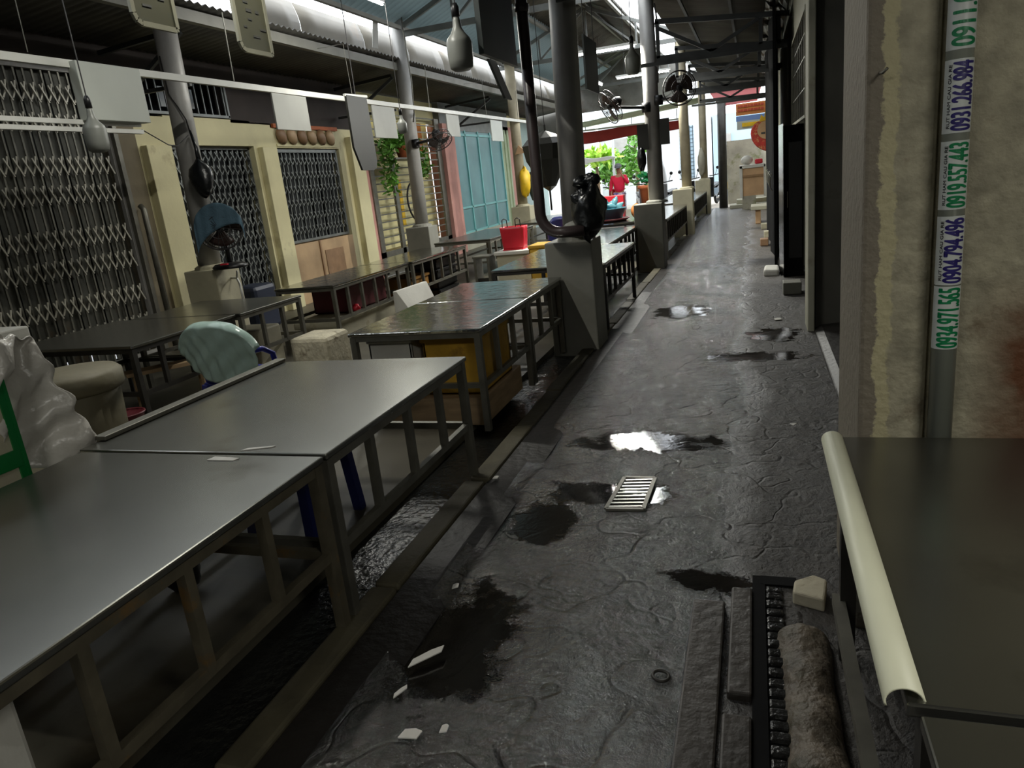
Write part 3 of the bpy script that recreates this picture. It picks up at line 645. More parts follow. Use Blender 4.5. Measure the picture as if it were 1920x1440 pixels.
# teal folding glazed door
td = struct(B(WX-.05, WX-.02, 17.6, 21.5, .42, 2.98).build('door_5', M['teal']))
for k in range(5): G().box(WX-.02, WX+.01, 17.6+k*.975-.03, 17.6+k*.975+.03, .42, 3.0).build('door_stile', M['tealframe'], td)
G().box(WX-.02, WX+.01, 17.6, 21.5, 1.05, 1.10).box(WX-.02, WX+.01, 17.6, 21.5, 2.86, 2.92).box(WX-.02, WX+.01, 17.6, 21.5, .42, .47).build('door_rail', M['tealframe'], td)
struct(B(WX-.3, WX+.02, 17.5, 21.6, 0, .42).build('wall_left', M['jamb']))
struct(B(WX-.3, WX, 17.0, 22.3, 2.98, 3.6).build('wall_left', M['truss_grey']))
for k, y in enumerate((21.75, 22.05)): struct(B(WX, WX+.04, y, y+.1, 0, 3.1).build('trim_%d' % (14+k), M['palegreen']))
struct(B(WX-.2, WX-.15, 13, 26.4, 3.1, 3.58).build('wall_left', M['paleyellow']))

# --- roofs ---
def corr(x0, z0, x1, z1, y0, y1, name, m, pitch=.09, amp=.014, seg=1):
    n = int((y1-y0)/pitch*4)
    def f(u, v):
        s = math.sin(u*n*PI/2)*amp
        return (x0+(x1-x0)*v, y0+(y1-y0)*u, z0+(z1-z0)*v+s)
    return struct(G().grid(f, n, seg).build(name, m, smooth=True, solid=.003))
corr(-5.60, 3.78, -7.35, 3.60, -4, 25.4, 'ceiling', M['tin_dark'], .12, .018)            # low awning over the house fronts
corr(-5.65, 4.32, -4.35, 4.88, -4, 25.5, 'ceiling', M['skylight'], .16, .036)            # translucent lower strip
corr(-4.40, 4.86, -3.50, 5.26, -4, 25.5, 'ceiling', M['tin'], .16, .036)
corr(-3.50, 5.26, -1.30, 4.36, -4, 11.0, 'ceiling', M['tin'], .16, .036)
corr(-3.50, 5.26, -2.65, 4.91, 11.0, 25.5, 'ceiling', M['tin'], .16, .036)
corr(-1.75, 4.12, .75, 3.72, -4, 11.0, 'ceiling', M['tin_dark'], .16, .036)
corr(-1.50, 4.08, .75, 3.72, 11.0, 25.0, 'ceiling', M['tin_dark'], .16, .036)
struct(G().prism([(-5.6,25.45,3.55),(-2.2,25.45,3.55),(-2.2,25.45,4.75),(-3.5,25.45,5.3),(-5.6,25.45,4.4)], (0,.03,0)).build('wall_back', M['tin']))
struct(B(-7.4, -5.6, 25.6, 25.8, 2.9, 4.4).build('wall_back', M['tin']))
struct(B(-1.5, .6, 25.05, 25.08, 3.62, 4.1).build('wall_back', M['tin']))
struct(B(-7.4, 2.6, -4.2, -4.0, 0, 5.4).build('wall_back', M['concrete']))
struct(B(.70, 2.6, -4, 2.9, 3.9, 4.0).build('ceiling', M['tin_dark']))
struct(B(2.6, 2.7, -4.2, 2.9, 0, 4.2).build('wall_right', M['concrete']))
struct(B(-5.74, -5.66, -4, 25.4, 3.60, 3.72).build('trim_16', M['fascia']))
# gutter sheets between the two roofs
t = thing('gutter_sheet', 'long dull zinc gutter sheets between the low awning and the high roof', 'gutter', (-5.78,14,3.9))
ys = [8.3, 9.55, 11.35, 13.0, 14.6, 16.2, 17.8, 19.4, 21.0, 22.6, 24.2, 25.3]
for a, b in zip(ys, ys[1:]):
    G().grid(lambda u, v, a=a, b=b: (-5.86-.08*v+.04*math.sin(v*PI), a+.006+(b-a-.012)*u, 3.80+.46*v), 4, 5).build('sheet', M['gutter'], t, smooth=True, solid=.004)
G().prism([(-5.68,11.25,3.86),(-5.66,11.40,3.86),(-5.60,11.42,4.30),(-5.62,11.30,4.30)], (.01,0,0)).build('bent_flap', M['foamclean'], t, label='bright bent flap of the gutter sheet')
# purlins under the high roof
for i, (x, z) in enumerate(((-4.38,4.82),(-3.5,5.16),(-2.70,4.87),(-5.55,4.28))):
    struct(B(x-.03, x+.03, -4, 25, z-.06, z).build('trim_%d' % (17+i), M['fascia']))
for i, (x, z) in enumerate(((-1.0,3.92),(-.3,3.82),(.35,3.72))):
    struct(B(x-.02, x+.02, 7, 25, z-.05, z).build('trim_%d' % (21+i), M['truss']))

# roof trusses
def truss(y, label, x1=-5.62, m='truss_grey'):
    t = thing('roof_truss', label, 'truss', (-3.5,y,4.3), 'roof trusses across the hall')
    G().bar((x1,y,4.16),(-1.45,y,4.16),.06,.09).build('bottom_chord', M[m], t)
    G().bar((x1,y,4.24),(-3.5,y,5.12),.05,.07).bar((-3.5,y,5.12),(-1.45,y,4.30),.05,.07).build('top_chord', M[m], t)
    for a, b in (((-4.6,4.2),(-4.6,4.62)),((-3.5,4.2),(-3.5,5.1)),((-2.4,4.2),(-2.4,4.66)),((-4.6,4.2),(-3.5,5.1)),((-2.4,4.2),(-3.5,5.1))):
        G().bar((a[0],y,a[1]),(b[0],y,b[1]),.04).build('web_member', M[m], t)
    return t
truss(6.75, 'grey steel roof truss above the nearest pair of poles')
truss(12.15, 'grey steel roof truss above the second pair of poles')
truss(17.45, 'grey steel roof truss above the third pair of poles')
truss(24.0, 'grey steel roof truss nearest the street end')
def rtruss(y, label, k=1):
    t = thing('alley_truss', label, 'truss', (-.5,y,3.3), 'dark trusses over the alley')
    G().bar((-1.33,y,3.09),(.50,y,3.05),.05,.09).build('bottom_chord', M['truss'], t)
    G().bar((-1.33,y,3.60),(.50,y,3.42),.05,.07).build('top_chord', M['truss'], t)
    for a, b in (((-1.30,3.6),(-1.30,3.1)),((-1.28,3.5),(-.55,3.1)),((.12,3.42),(.12,3.08)),((-.55,3.1),(.1,3.42)),((.36,3.05),(.36,3.42))):
        G().bar((a[0],y,a[1]),(b[0],y,b[1]),.05).build('web_member', M['truss'], t)
    G().bar((-1.5,y-.45,2.98),(.45,y-.45,2.96),.03,.05).build('tie_bar', M['truss'], t)
    return t
rtruss(6.8, 'dark alley truss nearest the viewer'); rtruss(11.7, 'dark alley truss at the pole with the two fans'); rtruss(14.6, 'dark alley truss just beyond the pole with the two fans')
rtruss(17.5, 'dark alley truss at the third alley pole'); rtruss(21.0, 'dark alley truss before the street end')
# awning brackets on the rear poles
def bracket(y, label):
    t = thing('awning_bracket', label, 'bracket', (-5.8,y,3.6), 'triangular brackets under the low awning')
    G().bar((-5.92,y+.2,3.58),(-7.05,y+.16,3.50),.05).build('top_bar', M['truss'], t)
    G().bar((-5.92,y+.2,3.02),(-7.05,y+.16,3.02),.04).build('bottom_bar', M['truss'], t)
    G().bar((-5.88,y+.16,3.54),(-6.75,y+.16,3.04),.045).build('diagonal', M['truss'], t)
    return t
bracket(7.0, 'dark triangular awning bracket behind the nearest rear pole'); bracket(12.1, 'dark triangular awning bracket behind the middle rear pole'); bracket(17.2, 'dark triangular awning bracket behind the farthest rear pole')
# foil-lined eave strip over the alley at the right wall
t = thing('foil_strip', 'crumpled shiny foil panels along the eave above the right wall', 'foil', (.3,14,3.6))
for k in range(8):
    y = 9.0+k*1.7; ph = k*1.3
    G().grid(lambda u, v, y=y, ph=ph: (.20+.28*u, y+1.4*v, 3.72-.16*u+.03*math.sin(7*u+9*v+ph)), 5, 6).build('panel', M['gutter'], t)

# ================================================================ PILLARS
def pillar(x0, x1, y0, y1, pz, px, py, ptop, lean, label, cap=False, pm='pole', bm='pedestal', r=.12, rt=None):
    t = thing('pillar', label, 'pillar', ((x0+x1)/2,(y0+y1)/2,0), 'round steel poles on square concrete bases')
    B(x0, x1, y0, y1, -.06, pz).build('pedestal', M[bm], t, bevel=.012)
    rt = rt or r*.95
    G().tube([(px,py,pz-.02),(px+lean*.5,py,(pz+ptop)/2),(px+lean,py,ptop)], [r,(r+rt)/2,rt], 20).build('pole', M[pm], t, smooth=True)
    G().lathe([(r+.06,0),(r+.05,.03),(r+.01,.05)], (px,py,pz), 20).build('collar', M[bm], t)
    return t
pillar(-1.84,-1.40,6.52,6.97,1.02,-1.58,6.72,4.3,.07,'nearest alley pillar, wrapped by the dark brown pipe')
pillar(-1.83,-1.38,11.9,12.3,1.03,-1.48,12.1,4.3,-.02,'alley pillar carrying two wall fans')
pillar(-1.76,-1.32,17.3,17.7,1.02,-1.45,17.5,4.2,-.03,'third alley pillar with a beige pole',pm='pole_cream',bm='pedestal_cream',r=.11)
pillar(-1.72,-1.28,23.7,24.1,1.02,-1.45,23.9,4.2,0,'farthest alley pillar with a draped pole near the street',pm='pole_cream',bm='pedestal_cream',r=.11)
pillar(-6.24,-5.80,6.80,7.22,1.00,-6.03,7.02,4.3,.09,'rear pillar with the blue-draped fan on its base',bm='pedestal_cream',r=.125)
pillar(-5.90,-5.45,11.95,12.35,1.00,-5.66,12.15,4.6,.05,'rear pillar with the black wall fan on its pole')
pillar(-5.56,-5.10,17.1,17.5,1.00,-5.32,17.3,4.6,0,'farthest rear pillar, beige and hung with bags',pm='pole_cream',bm='pedestal_cream',r=.12)
pillar(-5.56,-5.10,22.9,23.3,1.00,-5.32,23.1,4.6,0,'rear pillar by the pale blue door near the street',pm='pole_cream',bm='pedestal_cream',r=.12)
tag(G().tube([(-.98,26.0,-.02),(-.97,26.0,3.4)], .14, 14).build('dark_post', M['darkleg'], smooth=True), 'thick dark post standing in the street end of the alley', 'post')
t = thing('brown_drainpipe', 'dark brown pipe running down and curling round the nearest alley pillar', 'pipe', (-1.8,6.4,1.03))
pts = [(-1.80,6.38,4.2),(-1.81,6.38,1.30)]
for k in range(1, 9):
    a = PI/2*k/8; pts.append((-1.81+.18*(1-math.cos(a)), 6.38, 1.30-.18*math.sin(a)))
pts += [(-1.42,6.38,1.12)]
G().tube(pts, .05, 14).build('pipe', M['brownpipe'], t, smooth=True)
G().tube([(-1.80,6.38,3.0),(-1.805,6.38,2.94)], .06, 14).build('coupling', M['brownpipe'], t, smooth=True)
# cloth-like cement collar heap on the pedestal, and black bags tied to the pole
tag(blob((-1.55,6.60,1.12), .13, (1.0,.6,.6), 4).build('cement_heap', M['pedestal'], smooth=True), 'pale lump at the foot of the nearest alley pole inside the brown pipe bend', 'lump')
t = thing('black_bag_bundle', 'big bundle of black plastic bags tied to the nearest alley pole', 'bag', (-1.38,6.45,1.3))
blob((-1.39,6.45,1.28), .19, (.82,.75,1.12), 6, 20, .25).build('bag_body', M['blackbag'], t, smooth=True)
for (x, z, s) in ((-1.44,1.53,5),(-1.33,1.54,8),(-1.47,1.40,3)): blob((x,6.44,z), .065, (1.1,.6,.8), s, 10, .35).build('bag_knot', M['blackbag'], t, smooth=True)

# ================================================================ STEEL TABLES
def table(x0, x1, y0, y1, label, z=.71, m='steel', lm='leg', lip=False, bal=True, zr=.32, side='r', step=.345):
    t = thing('steel_table', label, 'table', ((x0+x1)/2,(y0+y1)/2,0), 'stainless steel market tables')
    g = G(); g.box(x0, x1, y0, y1, z-.025, z)
    g.build('tabletop', M[m], t, bevel=.006)
    e = .03
    g = G()
    for a, b in (((x0+e,y0+e),(x1-e,y0+e)),((x1-e,y0+e),(x1-e,y1-e)),((x1-e,y1-e),(x0+e,y1-e)),((x0+e,y1-e),(x0+e,y0+e))): g.bar((a[0],a[1],z-.045),(b[0],b[1],z-.045),.035,.035)
    g.build('apron_frame', M[lm], t)
    for a, b in ((x0+e,y0+e),(x1-e,y0+e),(x0+e,y1-e),(x1-e,y1-e)): G().bar((a,b,0 if a < -1.6 or a > 0 else .02),(a,b,z-.03),.042).build('leg', M[lm], t)
    g = G()
    for a, b in (((x0+e,y0+e),(x1-e,y0+e)),((x1-e,y0+e),(x1-e,y1-e)),((x1-e,y1-e),(x0+e,y1-e)),((x0+e,y1-e),(x0+e,y0+e))): g.bar((a[0],a[1],zr),(b[0],b[1],zr),.03,.035)
    g.build('lower_rail', M[lm], t)
    if bal:
        n = max(2, int(round((y1-y0)/step)))
        xs = x1-e if side == 'r' else x0+e
        for k in range(1, n):
            y = y0+(y1-y0)*k/n; G().bar((xs,y,zr),(xs,y,z-.05),.034).build('baluster', M[lm], t)
    if lip: G().box(x0-.02, x0+.045, y0+.1, y1, z+.002, z+.022).build('rear_lip', M['leg'], t, bevel=.004)
    return t
table(-2.68,-1.51, .72,2.125,'nearest left steel table, its rusty-legged front edge leaving the picture', lm='rust')
table(-2.72,-1.51,2.145,3.575,'second near steel table with a raised rear lip, ending in the alley', lm='leg', lip=True)
table(-2.68,-1.70,4.30,5.42,'steel table with glossy top above the yellow crate', m='steel_wet')
table(-2.68,-1.70,5.44,6.50,'glossy steel table touching the nearest alley pillar', m='steel_wet')
table(-2.68,-1.44,7.30,9.25,'wet steel table directly beyond the nearest alley pillar', m='steel_wet', lm='darkleg')
table(-2.60,-1.77,9.30,11.85,'narrow wet steel table before the pillar with two fans', m='steel_wet', lm='darkleg')
table(-2.85,-1.42,12.9,17.0,'long wet steel table between the two-fan pillar and the beige-poled one', m='steel_wet', lm='darkleg')
table(-2.35,-1.35,18.0,23.4,'farthest wet steel table along the alley', m='steel_wet', lm='darkleg')
table(-5.90,-4.50,4.20,5.42,'dull rear steel table before the first lattice gate', lm='darkleg')
table(-5.75,-4.46,5.44,6.42,'rear steel table just below the blue-draped fan', lm='leg')
table(-5.20,-4.42,6.98,8.92,'rear steel table in front of the cream doorway, dark crate beneath', m='steel_wet', lm='leg')
table(-5.20,-4.38,8.94,10.95,'rear steel table before the barred window, with black crates beneath', m='steel_wet', lm='leg')
table(-5.30,-4.25,11.75,14.4,'far rear steel table before the pink pillar and teal door', m='steel', lm='leg')
table(-4.9,-3.9,15.2,17.6,'small far steel table behind the hanging bags', m='steel', lm='leg')
# right foreground table
t = thing('steel_table', 'steel counter in the right foreground with a curled pale edge bar', 'table', (.8,1.6,0), 'stainless steel market tables')
B(.215, 1.75, 1.075, 2.26, .725, .75).build('tabletop', M['steel'], t, bevel=.004)
g = G()
for a, b in (((.26,1.1),(1.7,1.1)),((.26,1.1),(.26,2.22)),((.26,2.22),(1.7,2.22)),((1.7,1.1),(1.7,2.22))): g.bar((a[0],a[1],.70),(b[0],b[1],.70),.035,.04)
g.build('apron_frame', M['rust'], t)
for a, b in ((.26,1.1),(.26,2.22),(1.7,1.1),(1.7,2.22)): G().bar((a,b,0),(a,b,.72),.045).build('leg', M['darkleg'], t)
g = G()
for a, b in (((.235,1.0),(.235,2.24)),((.26,2.22),(1.7,2.22)),((.26,1.1),(1.7,1.1))): g.bar((a[0],a[1],.20),(b[0],b[1],.20),.035,.04)
g.build('lower_rail', M['leg'], t)
def rol(u, v):
    a = PI*(-.12+1.14*u)
    return (.213-math.cos(a)*.029, 1.085+1.165*v, .744+math.sin(a)*.026)
G().grid(rol, 14, 2).build('edge_bar', M['barwhite'], t, smooth=True, solid=.004, label='pale curled sheet bar along the counter edge')
t = thing('steel_table', 'second steel counter cut off by the bottom right corner', 'table', (.8,.6,0), 'stainless steel market tables')
B(.23, 1.75, .0, 1.060, .72, .745).build('tabletop', M['steel'], t, bevel=.004)
for a, b in ((.27,.05),(.27,1.02),(1.7,.05),(1.7,1.02)): G().bar((a,b,0),(a,b,.72),.045).build('leg', M['darkleg'], t)
B(.25, 1.72, .02, 1.045, .68, .72).build('apron_frame', M['darkleg'], t)

# ================================================================ LEFT FOREGROUND OBJECTS
t = thing('foam_box', 'tall white foam box sealed with green tape at the left edge', 'box', (-3.05,1.65,0))
B(-3.30,-2.80,1.25,1.97,.0,1.20).build('body', M['foam'], t, bevel=.02)
B(-2.803,-2.792,1.935,1.975,.45,1.16).box(-2.87,-2.79,1.962,1.976,.45,1.16).build('green_tape', M['greentape'], t)
B(-2.803,-2.790,1.70,1.95,.72,.79).build('green_tape', M['greentape'], t)
t = thing('plastic_wrap', 'cloudy plastic wrap hanging off the green-taped foam box', 'plastic wrap', (-2.85,2.05,.65))
def wrap(u, v):
    z = 1.235-.02*u*(1-v)-.58*v; y = 1.90+.26*u+.10*v*u
    x = -2.86+.05*math.sin(5*u+3*v)+.08*u
    if v < .18: z = 1.245-.05*(v/.18)**2-.05*u*u
    return (x+.02*math.sin(22*v+9*u), y+.012*math.sin(31*v+5*u), z+.01*math.sin(20*u+7*v))
G().grid(wrap, 22, 34).build('film', M['film_clear'], t, smooth=True, solid=.004)
G().grid(lambda u, v: (-3.32+.50*u, 1.28+.72*v, 1.225+.03*math.sin(PI*u)+.006*math.sin(30*u*v+4*v)), 14, 16).build('film_top', M['film_clear'], t, smooth=True, solid=.004)
t = thing('foam_box', 'foam box with an overhanging lid behind the taped box, cut by the left edge', 'box', (-4.6,3.1,0))
B(-5.0,-4.35,2.75,3.28,0,.98).build('body', M['foam'], t, bevel=.02)
B(-5.03,-4.32,2.72,3.31,.98,1.06).build('lid', M['foamclean'], t, bevel=.012)
t = thing('lidded_tub', 'round grimy white tub with a thick lid behind the near table', 'tub', (-3.72,3.0,0))
G().lathe([(.20,0),(.22,.1),(.245,.72),(.24,.73)], (-3.72,3.0,0), 32).build('body', M['barrel'], t, smooth=True)
G().lathe([(.265,0),(.275,.02),(.275,.09),(.25,.115),(.02,.125)], (-3.72,3.0,.715), 32).build('lid', M['barrel'], t, smooth=True)
t = thing('bucket', 'small dull red bucket on the dark floor behind the tub', 'bucket', (-4.45,3.9,0))
G().lathe([(.10,0),(.13,.24),(.14,.25),(.13,.26),(.09,.03)], (-4.45,3.95,0), 20).build('body', M['pinkred'], t, smooth=True)
G().ring((-4.45,3.95,.255),(0,0,1),.135,.008,24,6).build('rim', M['pinkred'], t, smooth=True)
t = thing('wooden_stool', 'low plank bench in the dark under the rear table', 'bench', (-4.75,4.7,0))
G().bar((-4.9,4.45,.42),(-4.5,4.95,.42),.18,.03).build('seat', M['wood'], t)
for x, y in ((-4.86,4.5),(-4.56,4.9),(-4.78,4.44),(-4.48,4.84)): G().bar((x,y,0),(x,y,.41),.03).build('leg', M['wood'], t)
# plastic chair under a film
t = thing('plastic_chair', 'blue plastic chair wrapped in pale film, behind the near tables', 'chair', (-3.5,3.95,0))
chair_root = t
def back(u, v):
    a = (u-.5)*1.7; w = .25*(1-.12*v)
    return (-3.47+math.sin(a)*w*1.15, 3.72+(.10-math.cos(a)*.12)+.10*(1-v)*.0-.07*v, .44+(.40+.0*u)*v*(1-.35*(2*u-1)**4)+.0)
G().grid(back, 14, 10).build('backrest', M['blueplastic'], t, smooth=True, solid=.012)
G().prism([(-3.70,3.72,.42),(-3.24,3.72,.42),(-3.22,4.14,.44),(-3.72,4.14,.44)], (0,0,.025)).build('seat', M['blueplastic'], t, bevel=.01)
for x, y, dx, dy in ((-3.68,3.72,-.04,-.04),(-3.26,3.72,.04,-.04),(-3.70,4.12,-.03,.04),(-3.24,4.12,.03,.04)):
    G().bar((x,y,.43),(x+dx,y+dy,0),.045,.03).build('leg', M['blueplastic'], t)
for x in (-3.70,-3.24):
    G().tube([(x,3.74,.66),(x,3.84,.65),(x,3.92,.60),(x,3.94,.45)], .018, 8).build('armrest', M['blueplastic'], t, smooth=True)
def film(u, v):
    a = (u-.5)*1.5; w = .49
    x = -3.46+math.sin(a)*w*(.92+.08*v)
    top = .50+.37*math.sqrt(max(0., 1-abs(2*u-1)**2.6*.72))
    low = .47+.10*max(0., .35-u)/.35*1.0
    y = 3.66+(1-math.cos(a))*.18-.05*v+.05*(v > .93)*(v-.93)/.07
    cr = .006*math.sin(40*u+9*v*v)*(1.3-v)+.004*math.sin(17*v-22*u)
    return (x, y+cr, low+(top-low)*v)
G().grid(film, 40, 28).build('film_wrap', M['film'], t, smooth=True, solid=.004, label='pale green plastic film over the chair back')
chair_root.location = (-3.46,4.20,0); chair_root.rotation_euler = (0,0,-.12); chair_root.scale = (1.06,1.06,1.06)
# blue stool beneath the second near table
t = thing('plastic_stool', 'dark blue plastic stool half hidden under the second near table', 'stool', (-2.2,2.9,0))
B(-2.40,-2.02,2.66,3.12,.41,.44).build('seat', M['navyplastic'], t, bevel=.01)
for x, y, dx, dy in ((-2.36,2.70,-.02,-.03),(-2.06,2.70,.02,-.03),(-2.36,3.08,-.02,.03),(-2.06,3.08,.02,.03)):
    G().bar((x,y,.42),(x+dx,y+dy,0),.05,.05).build('leg', M['navyplastic'], t)
tag(B(-1.95,-1.80,.86,1.06,0,.5).build('foam_box', M['foamclean'], bevel=.015), 'narrow pale foam box standing under the nearest table at the left edge', 'box')
tag(blob((-2.6,1.62,.05),.05,(1.2,1,.8),3).build('red_rag', M['red'], smooth=True), 'small dark red rag on the floor under the nearest table', 'rag')
tag(blob((-2.45,2.25,.09),.09,(1.0,.9,1.0),5).build('dark_pot', M['black'], smooth=True), 'small dark pot on the floor under the nearest table', 'pot')
# things under and around the tables
def crate(x0, x1, y0, y1, z0, z1, m, label, rim=None, name='crate', cat='crate', lid=False, grp=None):
    t = thing(name, label, cat, ((x0+x1)/2,(y0+y1)/2,z0), grp)
    th = .025
    g = G(); g.box(x0,x1,y0,y1,z0,z0+th); g.box(x0,x0+th,y0,y1,z0,z1); g.box(x1-th,x1,y0,y1,z0,z1); g.box(x0,x1,y0,y0+th,z0,z1); g.box(x0,x1,y1-th,y1,z0,z1)
    g.build('body', m, t, bevel=.008)
    if lid: B(x0-.01,x1+.01,y0-.01,y1+.01,z1,z1+.05).build('lid', rim or m, t, bevel=.01)
    else: G().bar((x0,y0-.005,z1-.02),(x1,y0-.005,z1-.02),.03,.03).bar((x1+.005,y0,z1-.02),(x1+.005,y1,z1-.02),.03,.03).bar((x0-.005,y0,z1-.02),(x0-.005,y1,z1-.02),.03,.03).build('rim', rim or m, t)
    return t
crate(-2.22,-1.80,4.50,5.15,.20,.62, M['yellow'], 'yellow stained crate wedged under the glossy steel table', lid=False)
tag(B(-2.62,-1.78,4.42,5.30,.0,.20).build('plank_pallet', M['wood'], bevel=.01), 'low wooden pallet under the yellow crate', 'pallet')
crate(-2.62,-2.28,4.45,4.75,.20,.60, M['foamclean'], 'small white foam box left of the yellow crate', name='foam_box', cat='box', lid=True)
t = thing('basin', 'dark basin behind the white foam box under the glossy table', 'basin', (-2.38,5.05,.20))
G().lathe([(.12,0),(.17,.30),(.18,.31),(.16,.32),(.10,.03)], (-2.42,5.1,.20), 22).build('body', M['black'], t, smooth=True)
crate(-5.10,-4.60,7.55,8.5,.30,.60, M['maroon'], 'maroon plastic crate under the rear table by the cream doorway', lid=True)
tag(B(-5.12,-4.50,7.1,8.6,.0,.29).build('foam_slab', M['foam'], bevel=.02), 'long pale foam slab on the floor below the maroon crate', 'foam')
tag(blob((-4.55,7.6,.345),.05,(1,1,1),2).build('red_cup', M['red'], smooth=True), 'small red cup on the pale foam slab', 'cup')
t = tag(G().prism([(-4.36,8.2,.0),(-4.14,8.3,.0),(-4.10,8.9,.08),(-4.24,8.9,.44),(-4.38,8.25,.42)], (.05,0,0)).build('foam_sheet', M['foamclean'], bevel=.01), 'white foam sheet leaning beside the maroon crate', 'lid')
crate(-4.95,-4.55,9.15,9.75,.0,.46, M['amber'], 'amber brown crate under the rear table before the barred window')
for k in range(4): crate(-4.95,-4.50,9.95,10.7,.02+k*.15,.155+k*.15, M['black'], 'black ribbed crate in the stack under the rear table, %s' % ('bottom of four','second from the bottom','third from the bottom','topmost')[k], grp='black crates stacked under the rear table')
tag(blob((-4.0,10.35,.08),.22,(1.0,1.2,.35),9).build('black_sack', M['blackbag'], smooth=True), 'low black plastic sack beside the stacked black crates', 'sack')
t = thing('foam_block', 'stained whitish foam block standing on the walkway behind the near tables', 'foam', (-3.9,5.75,0))
B(-4.12,-3.72,5.60,6.02,0,.42).build('body', M['foamrough'], t, bevel=.04)
tag(B(-5.1,-4.7,5.9,6.3,.05,.45).build('foam_box', M['foam'], bevel=.02), 'foam box on the floor under the rear table below the fan', 'box')
M['drumblue'] = mat('dull navy drum', srgb(30,38,58), .5, 0, .2, 4, .03, 20)
tag(B(-6.75,-6.35,8.1,8.6,.0,.62).build('blue_drum', M['drumblue'], bevel=.06), 'dark blue drum in front of the cream doorway', 'drum')

# table-side furniture further down
t = thing('wooden_stool', 'grey wooden box stool before the far rear table', 'stool', (-4.0,10.9,0))
B(-4.35,-4.05,11.05,11.35,.46,.50).build('seat', M['leg'], t, bevel=.01)
for x in (-4.33,-4.10): B(x,x+.04,11.05,11.35,0,.46).build('side_panel', M['leg'], t)
B(-4.32,-4.08,11.07,11.10,.05,.14).build('shelf', M['darkleg'], t)
t = thing('foam_box', 'pale foam box with lid carrying the red shopping bag', 'box', (-3.7,11.3,0))
B(-3.95,-3.35,11.1,11.75,0,.48).build('body', M['foam'], t, bevel=.02)
B(-3.98,-3.32,11.07,11.78,.48,.54).build('lid', M['foamclean'], t, bevel=.012)
t = thing('shopping_bag', 'red plastic shopping bag with two black loop handles', 'bag', (-3.68,11.35,.54))
g = G(); g.prism([(-3.86,11.22,.54),(-3.52,11.22,.54),(-3.50,11.5,.54),(-3.84,11.5,.54)], (.0,0,.02))
G().grid(lambda u, v: (-3.69+(.17+.03*v)*math.copysign(min(1, abs(math.cos(2*PI*u))*1.35), math.cos(2*PI*u)), 11.36+(.12+.02*v)*math.copysign(min(1, abs(math.sin(2*PI*u))*1.35), math.sin(2*PI*u))+.006*math.sin(19*u*6+9*v), .545+.36*v), 32, 8).build('body', M['red'], t, smooth=True, solid=.006)
g.build('bottom', M['red'], t)
for x in (-3.80,-3.58): G().tube([(x-.04,11.24,.86),(x-.035,11.24,1.02),(x,11.24,1.04),(x+.04,11.24,1.02),(x+.05,11.24,.86)], .008, 6).build('handle', M['black'], t, smooth=True)
t = thing('plastic_chair', 'navy plastic chair between the red bag and the nearest alley pillar', 'chair', (-3.1,11.9,0))
G().grid(lambda u, v: (-3.30+.40*u, 11.95+.06*math.sin(PI*u), .44+.52*v*(1-.5*(2*u-1)**4)), 12, 8).build('backrest', M['navyplastic'], t, smooth=True, solid=.015)
B(-3.30,-2.88,11.5,11.95,.42,.45).build('seat', M['navyplastic'], t, bevel=.01)
for k in range(4):
    x = (-3.27,-2.92)[k%2]; y = (11.54,11.9)[k//2]; G().bar((x,y,.43),(x,y,0),.035).build('leg', M['navyplastic'], t)
B(-2.95,-2.68,11.3,11.32,.46,.72).build('seat_slats', M['bluesign'], t)
crate(-3.15,-2.80,10.3,10.8,.1,.62, M['yellow'], 'tall yellow crate just left of the nearest alley pillar', lid=True)
tag(B(-3.17,-2.78,10.28,10.82,.0,.10).build('plank_pallet', M['wood']), 'low wooden pallet under the tall yellow crate', 'pallet')
# basin of bottles on a red tray
t = thing('serving_tray', 'dark red round tray under the teal basin on the wet table', 'tray', (-2.46,13.4,.71))
G().lathe([(.25,0),(.33,.05),(.32,.055),(.24,.012)], (-2.46,13.4,.71), 28).build('tray_body', M['darkred'], t, smooth=True)
t = thing('basin', 'teal plastic basin heaped with bottles on the wet table', 'basin', (-2.46,13.4,.73))
G().lathe([(.18,0),(.26,.20),(.275,.21),(.26,.215),(.17,.02)], (-2.46,13.4,.73), 28).build('body', M['tealbasin'], t, smooth=True)
rk = random.Random(2)
for k, (dx, dy, dz) in enumerate(((-.14,0,.23),(.02,-.08,.25),(.14,.02,.24),(-.04,.12,.26),(.06,.05,.32),(-.09,-.06,.31),(.16,-.06,.20),(-.18,-.05,.20))):
    b_ = tag(G().lathe([(.02,-.10),(.05,-.09),(.055,.03),(.03,.07),(.018,.10)], (-2.46+dx,13.4+dy,.73+dz), 12, (rk.uniform(-1,1),rk.uniform(-1,1),.5)).build('plastic_bottle', M['bluebottle'], smooth=True), 'blue-green plastic bottle in the heap filling the teal basin', 'bottle', 'bottles heaped in the teal basin')
tag(B(-2.80,-2.38,14.3,14.5,.71,1.13).build('red_box', M['red'], bevel=.01), 'flat red box standing behind the teal basin', 'box')
tag(blob((-2.02,13.5,.85),.13,(.8,.8,1.0),7).build('yellow_bag', M['orangesign'], smooth=True), 'small yellowish bag right of the teal basin', 'bag')
tag(B(-1.95,-1.72,14.6,14.9,.71,1.30).build('wood_box', M['wood'], bevel=.02), 'pale wooden box on the table before the two-fan pillar', 'box')
